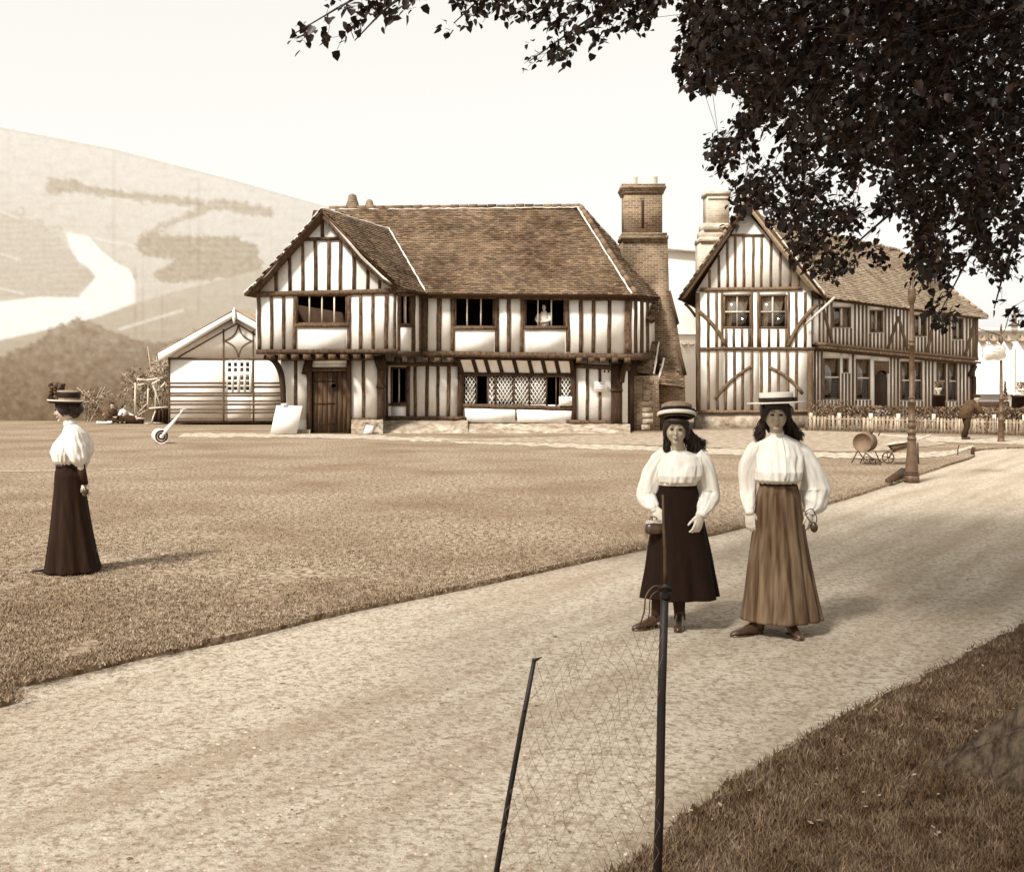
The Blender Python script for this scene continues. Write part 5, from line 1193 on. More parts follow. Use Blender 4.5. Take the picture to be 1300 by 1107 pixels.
def add_leaf(p, d, s):
    u = Vector((rnd(-1, 1), rnd(-1, 1), rnd(-1.4, .3))).normalized(); u = (u+d*.6).normalized(); n_ = Vector((rnd(-.7, .7), rnd(-.7, .7), 1)).normalized(); v = u.cross(n_).normalized(); n_ = v.cross(u)
    i = len(leaf.v); f = n_*s*.12
    leaf.v += [p, p+u*s*.1-v*s*.42+f, p+u*s*.62-v*s*.4+f, p+u*s*1.12, p+u*s*.62+v*s*.4+f, p+u*s*.1+v*s*.42+f]
    r_ = rnd(0, 1); leaf.f += [(i, i+1, i+2, i+3), (i, i+3, i+4, i+5)]; leaf.r += [r_, r_*.9]
def spray(c, d, nl=7, s=.06, chk=True, tw=True):
    pts_ = [c+d*(.05*k)+Vector((0, 0, -.006*k*k*.5)) for k in range(nl)]
    if chk and not allowed(pts_[0]): return
    if chk and not allowed(pts_[-1]): nl = 3
    okp = []
    for k in range(nl):
        if chk and not allowed(pts_[k]): continue
        okp.append(pts_[k]); add_leaf(pts_[k]+Vector((rnd(-.03, .03), rnd(-.03, .03), rnd(-.03, .02))), d, s*rnd(.65, 1.2))
    if tw and len(okp) > 1: twig.tube([okp[0], okp[-1]], .0018, 3, cap=False)
cc_ = Vector((3.2, 4.7, 7.3))
def ellips(c, r, n, inner=.55):
    for _ in range(n):
        u = Vector((random.gauss(0, 1), random.gauss(0, 1), random.gauss(0, 1))).normalized(); q = inner+(1-inner)*rnd(0, 1)**.7
        p = Vector((c[0]+u.x*r[0]*q, c[1]+u.y*r[1]*q, c[2]+u.z*r[2]*q))
        if noise.noise(p*.55) < -.2: continue
        d = Vector((u.x+rnd(-.5, .5), u.y+rnd(-.5, .5), rnd(-.6, .2))).normalized(); spray(p, d)
ellips((3.4, 4.9, 7.4), (6.2, 6.3, 4.0), 6000, .3)
ellips((-.6, .8, 6.6), (4.2, 4.0, 2.0), 3000, .3)  # unseen extra crown behind the camera, added to shade the verge
# lower skirts of the crown seen in the photograph: drooping boughs between 5.5 and 10.5 m away
def fill(poly, n, y0, y1, s=.052, nl=6):
    xs = [p[0] for p in poly]; ys = [p[1] for p in poly]
    for _ in range(n):
        x, y = rnd(min(xs), max(xs)), rnd(min(ys), max(ys))
        if not inpoly(x, y, poly): continue
        Y = rnd(y0, y1); p = P(x, y, Y); d = Vector((rnd(-1, .4), rnd(-1, 1), rnd(-.7, .15))).normalized(); spray(p, d, nl, s)
fill(DEN, 4200, 6, 10.5); fill(SPA, 4200, 6, 9.5, .047, 5)
fill([(1310, -40), (1310, 420), (1700, 520), (1800, -40)], 1300, 5, 9); fill([(500, -60), (500, -300), (1500, -300), (1500, -60)], 1500, 6, 10)
fill(BR1, 230, 7.4, 8.0, .062, 4); fill(BR2, 640, 7.3, 8.6, .055, 5)
for a, b in (((560, -40, 7.7), (372, 44, 7.7)), ((545, -20, 7.7), (450, 52, 7.6)), ((700, -60, 7.8), (576, 30, 7.6)), ((860, -30, 8), (672, 78, 7.8)), ((860, -20, 8), (820, 30, 8.2)), ((1180, 120, 8), (1020, 230, 8)), ((1250, 250, 8), (1110, 252, 8)), ((1240, 200, 7.6), (1046, 346, 7.8)), ((1300, 220, 7.6), (1196, 392, 7.8)), ((1300, 280, 7.5), (1262, 392, 7.6)), ((1080, 100, 8), (900, 205, 8)), ((1060, 150, 8.4), (922, 298, 8.4))):
    A_, B__ = P(*a), P(*b); limbs.tube(cubic([A_, A_.lerp(B__, .5)+Vector((0, 0, .06)), B__], 5), [.016-.0012*k for k in range(11)], 5)
    for k in range(8): q = A_.lerp(B__, rnd(.3, 1)); 
tag(limbs.build('branch', 'bark', TR), kind=None); twig.build('twig', 'twig', TR); 
lo_ = leaf.build('leaves', 'leaf', TR)
# ================================================================== PEOPLE
def apply_remesh(o, vox, smooth_it=2):
    md = o.modifiers.new('r', 'REMESH'); md.mode = 'VOXEL'; md.voxel_size = vox; md.use_smooth_shade = True
    if smooth_it: ms = o.modifiers.new('s', 'SMOOTH'); ms.iterations = smooth_it; ms.factor = .5
    dg = bpy.context.evaluated_depsgraph_get(); me = bpy.data.meshes.new_from_object(o.evaluated_get(dg)); old = o.data; o.modifiers.clear(); o.data = me; me.name = o.name
    bpy.data.meshes.remove(old)
def loft(mb, cs, rx, ry, n=40, fold=None, seed=0, wr=0, wf=(3, 5), vertical=False, r=None):
    """rings along a path; fold(theta,t)->factor; wr = wrinkle depth"""
    cs = [Vector(c) for c in cs]; m = len(cs); rs = []; u = Vector((1, 0, 0))
    for k in range(m):
        d = (cs[min(k+1, m-1)]-cs[max(k-1, 0)]).normalized()
        if vertical: u, v = Vector((1, 0, 0)), Vector((0, 1, 0))
        else: u = (u-d*u.dot(d)).normalized(); v = d.cross(u)
        ring = []; t = k/(m-1)
        for j in range(n):
            a = 2*math.pi*j/n; f = fold(a, t) if fold else 1
            if wr: f += wr*noise.noise(Vector((math.cos(a)*wf[0]+seed, math.sin(a)*wf[0], t*wf[1])))+wr*.5*noise.noise(Vector((math.cos(a)*wf[0]*2.5+seed, math.sin(a)*wf[0]*2.5, t*wf[1]*2.2)))
            ring.append(cs[k]+u*math.cos(a)*rx[k]*f+v*math.sin(a)*ry[k]*f)
        rs.append(ring)
    mb.rings(rs, r=r)
def resample(keys, m):
    """keys: list of (t, values...) -> m samples, smooth"""
    ts = [k[0] for k in keys]; out = []
    for i in range(m):
        t = i/(m-1); j = max(0, min(len(ts)-2, sum(1 for x in ts if x <= t)-1)); f = (t-ts[j])/(ts[j+1]-ts[j]); f = f*f*(3-2*f)*.5+f*.5
        out.append([keys[j][q]+(keys[j+1][q]-keys[j][q])*f for q in range(1, len(keys[0]))])
    return out
def hand(mb, w_, d, side, nrm, curl=.6, s=1.0, spread=.008):
    w_ = Vector(w_); d = Vector(d).normalized(); side = (Vector(side)-d*Vector(side).dot(d)).normalized(); nrm = Vector(nrm); nrm = (nrm-d*nrm.dot(d)-side*nrm.dot(side)).normalized()
    M_ = Matrix((side, nrm, d)).transposed()
    mb.ell(w_+d*.043*s, (.036*s, .0145*s, .052*s), 14, M=M_)
    for i, (o, l) in enumerate(((.027, .068), (.0095, .078), (-.0085, .073), (-.0255, .058))):
        p = w_+d*.078*s+side*o*s; pts_ = [p-d*.02]; dd = (d+side*(o*spread*180)*.12).normalized(); a = 0; l_ = l*s
        for q, fr in enumerate((.45, .32, .23)):
            a += curl*(.5+.35*q)*(1+.12*i); v = (dd*math.cos(a)+nrm*math.sin(a)); p = p+v*l_*fr; pts_.append(p)
        mb.tube([pts_[0], pts_[0]+d*.02, *pts_[1:]], [.0085*s, .0085*s, .008*s, .0072*s, .0055*s], 8)
    p = w_+d*.02*s+side*.026*s; pts_ = [p]; v = (d*.85+side*.42+nrm*.35).normalized()
    for q in (.032, .028, .022): p = p+v*q*s; pts_.append(p); v = (v+d*.35+nrm*.25*curl).normalized()
    mb.tube(pts_, [.011*s, .0095*s, .0085*s, .0065*s], 8)
def head_parts(mb, hc, Mh, s=1.0):
    def f(q, p):
        x, y, z = q
        if p.z < 0: k = 1-.24*(-p.z)**1.8; x *= k; y = y*(1-.16*(-p.z)**2)-(.010*(-p.z))*s
        if p.y < -.3: y += .010*s*(-p.y-.3)
        return Vector((x, y, z))
    mb.ell(hc, (.080*s, .092*s, .107*s), 22, M=Mh, f=f)
    E = lambda o, d: mb.ell(Vector(hc)+Mh@(Vector(o)*s), tuple(k*s for k in d), 10, M=Mh)
    mb.tube([Vector(hc)+Mh@(Vector(o)*s) for o in ((0, -.082, .022), (0, -.094, -.004), (0, -.103, -.022), (0, -.092, -.032))], [.006*s, .0085*s, .011*s, .007*s], 8)
    E((0, -.083, -.056), (.022, .010, .010)); E((0, -.068, -.086), (.026, .018, .016)); E((.034, -.066, -.022), (.022, .02, .022)); E((-.034, -.066, -.022), (.022, .02, .022))
    E((.03, -.082, .030), (.022, .009, .007)); E((-.03, -.082, .030), (.022, .009, .007)); E((.070, .008, -.012), (.007, .017, .026)); E((-.070, .008, -.012), (.007, .017, .026))
def face_details(root, hc, Mh, s, T_, body):
    for sx in (-1, 1):
        m_ = MB(); m_.ell(Vector(hc)+Mh@(Vector((sx*.030, -.0825, .010))*s), (.0155*s, .0055*s, .0072*s), 10, M=Mh); T_(m_).build('eye', 'eye_dark', root, smooth=True)
        m_ = MB(); m_.tube([Vector(hc)+Mh@(Vector(o)*s) for o in ((sx*.014, -.0885, .034), (sx*.031, -.0875, .0375), (sx*.046, -.078, .031))], [.0015*s, .0022*s, .001*s], 6); T_(m_).build('eyebrow', 'hair', root, smooth=True)
    m_ = MB(); m_.ell(Vector(hc)+Mh@(Vector((0, -.0885, -.0535))*s), (.020*s, .007*s, .004*s), 10, M=Mh); m_.ell(Vector(hc)+Mh@(Vector((0, -.0875, -.060))*s), (.015*s, .008*s, .0045*s), 10, M=Mh); T_(m_).build('lips', 'lips', root, smooth=True)
class Xf:
    def __init__(s, loc, yaw): s.M = Matrix.Translation(loc)@Matrix.Rotation(yaw, 4, 'Z')
    def __call__(s, mb): mb.v = [tuple(s.M@Vector(v)) for v in mb.v]; return mb
def strands(mb, starts, ends, n, rad, wob, sway=.02):
    for _ in range(n):
        t = rnd(0, 1); i = t*(len(starts)-1); j = min(int(i), len(starts)-2); f = i-j
        a = Vector(starts[j]).lerp(Vector(starts[j+1]), f)+Vector((rnd(-1, 1), rnd(-1, 1), rnd(-1, 1)))*.014; b = Vector(ends[j]).lerp(Vector(ends[j+1]), f)+Vector((rnd(-1, 1), rnd(-1, 1), rnd(-1.2, 1.6)))*wob
        ph = rnd(0, 6.3); q = [a.lerp(b, k/6)+Vector((math.sin(ph+k*1.1), math.cos(ph*1.3+k*.9), 0))*sway*k/6 for k in range(7)]
        mb.tube(q, [rad, rad*1.1, rad*1.1, rad, rad*.9, rad*.7, rad*.2], 5)
def shoe(p, yaw, s=1.0, heel=True):
    m_ = MB(); M_ = Matrix.Rotation(yaw, 3, 'Z'); p = Vector(p)
    L_ = [(-.03, .028, .055), (.02, .032, .05), (.07, .036, .036), (.12, .038, .026), (.17, .034, .02), (.205, .022, .014), (.222, .006, .006)]
    rs = []
    for d, w_, h in L_: rs.append([p+M_@Vector((math.cos(a)*w_*s, -d*s, (h+.012)*s+math.sin(a)*h*s)) for a in [2*math.pi*j/12 for j in range(12)]])
    m_.rings(rs); m_.tube([p+Vector((0, 0, .05)), p+M_@Vector((0, .012, .12))*s, p+M_@Vector((0, .014, .2))*s], [.045*s, .040*s, .044*s], 12)
    m_.lathe([(.026*s, 0), (.022*s, .03*s), (.028*s, .04*s)], p+M_@Vector((0, .01, 0)), 10)
    m_.rings([[p+M_@Vector((sx*w_*s, -d*s, z*s)) for sx, z in ((-1, 0.0), (1, 0.0), (1, .016), (-1, .016))] for d, w_ in ((.05, .026), (.11, .037), (.17, .034), (.21, .018))])
    return m_
def woman(cfg):
    X = Xf(cfg['loc'], cfg['yaw']); root = thing('person', cfg['label'], 'person', tuple(cfg['loc']), cfg.get('group'))
    hc = Vector(cfg['head']); Mh = Euler(cfg['hrot']).to_matrix(); s = cfg.get('hs', 1)
    b = MB(); head_parts(b, hc, Mh, s)
    nb = Vector(cfg['neck']); b.tube([nb+Vector((0, .01, -.06)), nb, hc+Mh@Vector((0, .012, -.05))], [.06, .046, .044], 16)
    wz = cfg['waist'][2]; wc = Vector(cfg['waist']); b.tube([wc, (wc+nb)/2, nb+Vector((0, 0, -.06))], [.07, .085, .06], 16)
    b.tube([wc+Vector((0, 0, -.18)), wc], [.075, .07], 14)
    for sh, el, wr in cfg['arms']:
        sh, el, wr = map(Vector, (sh, el, wr)); b.tube([nb+Vector((0, .01, -.07)), sh, sh.lerp(el, .5), el, el.lerp(wr, .4), wr], [.05, .042, .038, .033, .031, .022], 12)
    for h in cfg['hands']: hand(b, *h)
    for hip, knee, ank in cfg['legs']:
        hip, knee, ank = map(Vector, (hip, knee, ank)); b.tube([hip, hip.lerp(knee, .5), knee, knee.lerp(ank, .35), ank], [.055, .055, .048, .048, .032], 12)
        b.tube([ank, ank+Vector((0, -.0, -.05)), ank+Vector(cfg.get('toe', (0, -.01, -.06)))], [.032, .034, .02], 10)
    X(b); body = b.build('body', 'skin', root); apply_remesh(body, .0042, 2)
    body.data.materials.clear(); body.data.materials.append(MATS['skin']); body.data.materials.append(MATS['skin_hand'])
    zc = nb.z-.12+cfg['loc'][2]; body.data.polygons.foreach_set('material_index', [1 if p.center.z+body.location.z+root.location.z < zc else 0 for p in body.data.polygons])
    face_details(root, hc, Mh, s, X, body)
    # blouse
    bl = MB(); K = resample(cfg['torso'], 44)
    def bf(a, t):
        g = max(0, (t-.3)/.7); return 1+.06*g*math.sin(a*17+2*math.sin(a*3))+.02*math.sin(a*9+1)*(.3+t)
    loft(bl, [(k[0], k[1], k[2]) for k in K], [k[3] for k in K], [k[4] for k in K], 96, bf, seed=cfg['seed'], wr=.10, wf=(4, 1.8), vertical=True)
    for i, (pts_, rad) in enumerate(cfg['sleeves']):
        c_ = cubic(pts_, 7); R_ = resample([(j/(len(rad)-1), rad[j]) for j in range(len(rad))], len(c_))
        loft(bl, c_, [r_[0]*1.0 for r_ in R_], [r_[0]*.86 for r_ in R_], 48, lambda a, t: 1+.03*math.sin(a*11+t*2)*(1 if .1 < t < .95 else .3), seed=cfg['seed']+i*7, wr=.2, wf=(2.4, 3.2))
    X(bl); blo = bl.build('blouse', 'blouse', root, smooth=True)
    cf = MB()
    for pts_, rad in cfg['cuffs']: loft(cf, pts_, [rad*.95, rad, rad*1.05], [rad*.8, rad*.85, rad*.9], 20)
    if cfg['cuffs']: X(cf).build('cuff', cfg.get('cuffm', 'blouse'), blo, smooth=True)
    if cfg.get('collar'):
        c_ = MB(); q = Vector(cfg['collar']); d = (hc-q).normalized(); loft(c_, [q+d*-.02, q, q+d*.022], [.057, .050, .047], [.058, .052, .049], 28); X(c_).build('collar', 'blouse', blo, smooth=True)
    if cfg.get('placket'):
        c_ = MB(); q = cfg['placket']; c_.tube(q, .008, 8, flat=.5); X(c_).build('placket', 'blouse', blo, smooth=True)
    # skirt
    sk = MB(); K = resample(cfg['skirt'], 40); loft(sk, [(k[0], k[1], k[2]) for k in K], [k[3] for k in K], [k[4] for k in K], 160, cfg['pleat'], seed=cfg['seed']+3, wr=.03, wf=(2, 2), vertical=True)
    # hollow hem: drop the end cap by folding it upward
    X(sk); sko = sk.build('skirt', cfg['skirtm'], root, smooth=True)
    wb = MB(); k0 = cfg['skirt'][0]; bx = cfg.get('belt', .016)
    loft(wb, [(k0[1], k0[2], k0[3]-bx), (k0[1], k0[2], k0[3]+bx)], [k0[4]*1.05, k0[4]*1.04], [k0[5]*1.06, k0[5]*1.05], 48, vertical=True); X(wb).build('waistband', cfg.get('beltm', cfg['skirtm']), root, smooth=True)
    if cfg.get('buckle'):
        q = MB(); q.box(cfg['buckle'], (.045, .012, .022)); X(q).build('buckle', 'metal_bright', root)
    for (p, yw) in cfg['shoes']:
        m_ = shoe(p, yw, cfg.get('ss', 1)); X(m_).build('shoe', 'leather', root, smooth=True)
    st_ = MB()
    for hip, knee, ank in cfg['legs']:
        knee, ank = Vector(knee), Vector(ank); st_.tube([knee, knee.lerp(ank, .35), ank+(knee-ank)*.1, ank], [.051, .053, .038, .037], 14)
    X(st_).build('stocking', 'stocking', root, smooth=True)
    # hair
    hr = MB()
    for c, d in cfg['hair_ell']:
        hr.ell(hc+Mh@(Vector(c)*s), tuple(k*s for k in d), 18, M=Mh, f=lambda q, p: q*(1+.07*noise.noise(p*4)+.04*noise.noise(p*11)))
    for _ in range(260):
        sd = rnd(-1, 1); a0 = Vector((sd*.25, -.72+abs(sd)*.1, .70+rnd(-.06, .3))).normalized(); a1 = Vector(((1 if sd > 0 else -1)*rnd(.8, 1.05), rnd(-.25, .7), rnd(-.5, .35))).normalized(); q = []
        for k in range(7):
            u_ = a0.lerp(a1, k/6).normalized(); rr = 1+.03*math.sin(k*1.3+sd*9)+rnd(-.006, .006); q.append(hc+Mh@(Vector((u_.x*.091, u_.y*.101, u_.z*.112))*s*rr))
        hr.tube(q, [.002, .0045, .005, .005, .0045, .004, .002], 5)
    for st, en, n_, rd, wb_, sw in cfg['strands']: strands(hr, [hc+Mh@Vector(q) for q in st], [Vector(q) for q in en], n_, rd, wb_, sw)
    X(hr).build('hair', 'hair', root, smooth=True)
    return root, X, hc, Mh
def hat_part(X, mb, name, m, parent, smooth=True): return X(mb).build(name, m, parent, smooth=smooth)

# ---- girl A: dark skirt, hat tilted back, bag in hand
YA = gY(797, -.05); kA = FP/YA
def A(px, py, y=0): return ((px-862)/kA, y, (797-py)/kA)
locA = ((862-CX)*YA/FP, YA, -.05)
rA, XA, hcA, MhA = woman(dict(label='girl in a pale blouse and plain black skirt, hat tipped back, bag in one hand', loc=locA, yaw=0, seed=1, hs=.94,
    head=A(858, 545.5, -.02), hrot=(math.radians(4), math.radians(2), math.radians(-10)), neck=A(862, 573, .012), waist=A(860, 612),
    arms=[(A(839, 583, .01), A(817, 622, .05), A(831, 645, -.06)), (A(893, 583, .01), A(905, 624, .05), A(886, 650, -.12))],
    hands=[(A(832, 643, -.07), (.08, -.3, -1), (.85, -.4, 0), (-.1, .8, 0), .9, 1.08), (A(886, 650, -.125), (-.3, -.2, -1), (-.8, -.5, .1), (-.1, 1, 0), .6, 1.12)],
    legs=[((-.07, 0, .78), A(839, 730, -.02), A(833, 783, -.0)), ((.07, 0, .78), A(862, 730, .04), A(864, 783, .05))],
    shoes=[(A(834, 797, -.0), math.radians(-62)), (A(864, 797, .04), math.radians(-12))], ss=.95,
    torso=[(0, 0, .012, A(0, 572)[2], .05, .05), (.05, .004, .012, A(0, 575)[2], .085, .062), (.13, .01, .01, A(0, 579)[2], .158, .085), (.35, .01, 0, A(0, 590)[2], .172, .115), (.7, .005, -.015, A(0, 603)[2], .160, .13), (.9, -.005, -.015, A(0, 611)[2], .135, .118), (1, -.01, 0, A(0, 615)[2], .12, .09)],
    sleeves=[([A(846, 577, .01), A(836, 588, .01), A(827, 608, .03), A(822, 629, .03), A(828, 641, -.04), A(830, 646, -.055)], [.052, .062, .073, .077, .046, .031]),
             ([A(884, 577, .01), A(893, 588, .01), A(898, 608, .03), A(900, 629, .03), A(892, 642, -.08), A(887, 650, -.115)], [.052, .062, .075, .082, .054, .033])],
    cuffs=[([A(828, 641, -.045), A(830, 644, -.055), A(831, 648, -.06)], .032), ([A(890, 645, -.095), A(887, 649, -.115), A(885.5, 653, -.125)], .036)],
    skirt=[(0, -.01, 0, A(0, 614)[2], .128, .095), (.12, -.008, .005, A(0, 632)[2], .155, .125), (.3, -.005, .01, A(0, 658)[2], .18, .15), (.6, .0, .01, A(0, 705)[2], .225, .19), (1, .003, .01, A(0, 757)[2], .272, .225)],
    pleat=lambda a, t: 1+t*(.06*math.sin(a*6+.6+.8*math.sin(a))+.025*math.sin(a*13+2))+.012*math.sin(a*5),
    skirtm='skirt_black', beltm='straw', belt=.009, buckle=(A(851, 612)[0], -.107, A(851, 612)[2]),
    hair_ell=[((0, .03, .03), (.083, .088, .096)), ((.082, .0, -.0), (.022, .045, .07)), ((-.082, .0, -.01), (.018, .042, .07)), ((0, -.058, .074), (.074, .042, .030)), ((0, .09, -.05), (.075, .05, .10))],
    strands=[([(.07, .0, .02), (.06, .05, .0), (.0, .09, .0)], [A(880, 572, .05), A(893, 569, .09), A(884, 574, .11)], 620, .0042, .03, .035), ([(-.07, -.01, .0), (-.06, .04, 0)], [A(846, 571, .0), A(848, 574, .05)], 150, .0042, .018, .014), ([(.074, -.01, .04), (.06, .05, .05)], [A(878, 562, .02), A(888, 572, .05)], 240, .0042, .02, .022)]))
Mt = MhA@Euler((math.radians(-17), math.radians(-3), 0)).to_matrix(); hb_ = hcA+MhA@Vector((0, .0, .082))
q = MB(); q.lathe([(.088, 0), (.098, .03), (.108, .072), (.104, .092), (.08, .104), (.03, .108), (.001, .108)], hb_, 40, M=Mt, cap=False, sy=1.05); HA = hat_part(XA, q, 'hat', 'hat_mid', rA)
q = MB(); q.lathe([(.087, .004), (.112, .0), (.130, .014), (.134, .022), (.131, .024), (.112, .010), (.09, .014)], hb_, 40, M=Mt, cap=False); hat_part(XA, q, 'brim', 'felt_dark', HA)
q = MB(); q.lathe([(.130, .012), (.135, .016), (.136, .034), (.131, .038)], hb_, 40, M=Mt, cap=False); hat_part(XA, q, 'brim_edge', 'straw', HA)
q = MB(); q.lathe([(.094, .03), (.108, .04), (.112, .064), (.108, .07)], hb_, 40, M=Mt, cap=False); hat_part(XA, q, 'ribbon', 'ribbon_black', HA)
q = MB(); 
for a_ in (.2, .9, -.5): q.ell(hb_+Mt@Vector((.112, .04+.02*a_, .04+.01*a_)), (.035, .012, .03), 10, M=Euler((0, a_, .4)).to_matrix())
hat_part(XA, q, 'bow', 'ribbon_black', HA)
# bag
T = thing('handbag', 'small dark handbag with a pale frame hanging from the left girl\'s hand', 'handbag', tuple(XA.M@Vector(A(827, 674, -.1))))
q = MB(); c = Vector(A(827.5, 668, -.115)); q.rings([[c+Vector((sx*w_, sy*d_, z)) for sx, sy in ((-1, -1), (-.4, -1.15), (.4, -1.15), (1, -1), (1, 1), (.4, 1.1), (-.4, 1.1), (-1, 1))] for w_, d_, z in ((.048, .016, -.038), (.058, .024, -.03), (.06, .026, 0), (.056, .018, .026), (.055, .012, .034))]); XA(q).build('pouch', 'leather', T)
q = MB(); q.tube([c+Vector((-.058, -.004, .036)), c+Vector((0, -.006, .042)), c+Vector((.056, -.004, .036))], .007, 8); q.tube([c+Vector((-.055, -.006, .052)), c+Vector((.045, -.006, .054))], .0045, 8); XA(q).build('frame', 'metal_bright', T)
q = MB(); q.tube(cubic([c+Vector((-.035, 0, .038)), c+Vector((-.022, 0, .075)), c+Vector((.012, 0, .078)), c+Vector((.03, 0, .038))], 5), .004, 6); XA(q).build('strap', 'leather', T)

# ---- girl B: boater, pleated tan skirt
YB = gY(804, -.05); kB = FP/YB
def Bp(px, py, y=0): return ((px-988)/kB, y, (804-py)/kB)
locB = ((988-CX)*YB/FP, YB, -.05)
rB, XB, hcB, MhB = woman(dict(label='girl in a straw boater, pale blouse and long pleated brown skirt, right of the pair', loc=locB, yaw=0, seed=5, hs=.96,
    head=Bp(984, 527.5, -.02), hrot=(math.radians(3), 0, math.radians(-9)), neck=Bp(987, 555, .012), waist=Bp(988, 612),
    arms=[(Bp(962, 571, .01), Bp(950, 613, .05), Bp(951, 648, -.02)), (Bp(1013, 571, .01), Bp(1036, 620, .06), Bp(1027, 650, -.02))],
    hands=[(Bp(951, 648, -.02), (.04, -.06, -1), (.9, -.4, 0), (.2, 1, 0), .35, 1.02), (Bp(1027, 650, -.02), (.02, -.05, -1), (-.8, -.6, 0), (-.1, .9, 0), .7, .98)],
    legs=[((-.07, 0, .8), Bp(962, 735, -.02), Bp(961, 790, -.02)), ((.07, 0, .8), Bp(1000, 735, .0), Bp(1002, 790, -.02))],
    shoes=[(Bp(961, 805, -.03), math.radians(-68)), (Bp(1002, 804, -.02), math.radians(4))], ss=1.0,
    torso=[(0, 0, .012, Bp(0, 552)[2], .05, .05), (.04, .002, .012, Bp(0, 556)[2], .085, .062), (.12, .003, .01, Bp(0, 562)[2], .150, .08), (.35, .003, 0, Bp(0, 578)[2], .168, .115), (.68, .0, -.02, Bp(0, 598)[2], .158, .138), (.9, .0, -.02, Bp(0, 609)[2], .145, .128), (1, 0, 0, Bp(0, 614)[2], .115, .085)],
    sleeves=[([Bp(964, 567, .01), Bp(957, 576, .01), Bp(951, 597, .03), Bp(951, 622, .04), Bp(951, 640, .0), Bp(951, 650, -.02)], [.05, .062, .062, .056, .042, .03]),
             ([Bp(1010, 567, .01), Bp(1022, 580, .01), Bp(1032, 602, .03), Bp(1038, 622, .05), Bp(1034, 640, .02), Bp(1028, 650, -.01)], [.046, .062, .080, .104, .084, .034])],
    cuffs=[([Bp(951, 645, -.01), Bp(951, 648, -.02), Bp(951, 652, -.03)], .030), ([Bp(1030, 645, .0), Bp(1028, 649, -.01), Bp(1027, 653, -.02)], .034)], collar=Bp(986.5, 552, .012),
    placket=[Bp(989, 556, -.062), Bp(990, 565, -.094), Bp(991, 580, -.125), Bp(990, 598, -.165), Bp(989, 608, -.155)],
    skirt=[(0, 0, 0, Bp(0, 614)[2], .122, .09), (.1, .0, .005, Bp(0, 630)[2], .145, .12), (.3, .0, .01, Bp(0, 665)[2], .165, .145), (.6, .002, .01, Bp(0, 715)[2], .2, .175), (1, .012, .01, Bp(0, 786)[2], .252, .215)],
    pleat=lambda a, t: 1+(.2+.8*t)*(1.15+.6*math.cos(a+.4))*(.11*abs(math.sin(a*7+1.3*math.sin(a*2)+.5))**.8-.05+.035*math.sin(a*4+1+t))+.008*math.sin(a*23),
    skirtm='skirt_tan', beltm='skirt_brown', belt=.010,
    hair_ell=[((0, .03, .03), (.083, .088, .096)), ((.086, .01, .02), (.03, .05, .06)), ((-.084, .01, .02), (.026, .05, .06)), ((0, -.056, .074), (.076, .042, .032)), ((0, .09, -.05), (.075, .05, .10)), ((.095, .05, .03), (.035, .03, .04))],
    strands=[([(.075, .0, .02), (.06, .05, .0), (.03, .08, .0)], [Bp(1014, 556, .05), Bp(1019, 558, .08), Bp(1008, 560, .1)], 420, .0044, .022, .025), ([(-.075, .0, .0), (-.06, .05, 0)], [Bp(962, 554, .02), Bp(968, 560, .07)], 360, .0044, .018, .02)]))
Mt = MhB@Euler((math.radians(-3), math.radians(-2), 0)).to_matrix(); hb_ = hcB+MhB@Vector((.003, .0, .088))
q = MB(); q.lathe([(.108, 0), (.112, .012), (.114, .062), (.108, .070), (.001, .073)], hb_, 44, M=Mt, cap=False, sy=1.12); HBt = hat_part(XB, q, 'hat', 'straw', rB, False)
q = MB(); q.lathe([(.106, -.002), (.196, -.004), (.198, .0), (.196, .004), (.106, .006)], hb_, 44, M=Mt, cap=False, sy=1.08); hat_part(XB, q, 'brim', 'straw', HBt, False)
q = MB(); q.lathe([(.113, .006), (.118, .007), (.1185, .034), (.114, .036)], hb_, 44, M=Mt, cap=False, sy=1.12); q.box(hb_+Mt@Vector((.118, -.03, .02)), (.02, .05, .028)); hat_part(XB, q, 'ribbon', 'ribbon_black', HBt)
T = thing('wrist_bag', 'small dark looped bag hanging at the outer hand of the girl in the boater', 'bag', tuple(XB.M@Vector(Bp(1029, 681, -.06))))
q = MB(); c = Vector(Bp(1031, 668, -.05)); q.ell(c, (.026, .022, .036), 14, f=lambda a, p: a*(1+.1*noise.noise(p*3))); XB(q).build('pouch', 'leather', T, smooth=True)
q = MB(); q.tube(cubic([c+Vector((-.02, 0, .03)), Bp(1020, 650, -.05), Bp(1028, 645, -.055), Bp(1034, 655, -.05), c+Vector((.015, 0, .03))], 6), .0035, 6); XB(q).build('cord', 'leather', T, smooth=True)

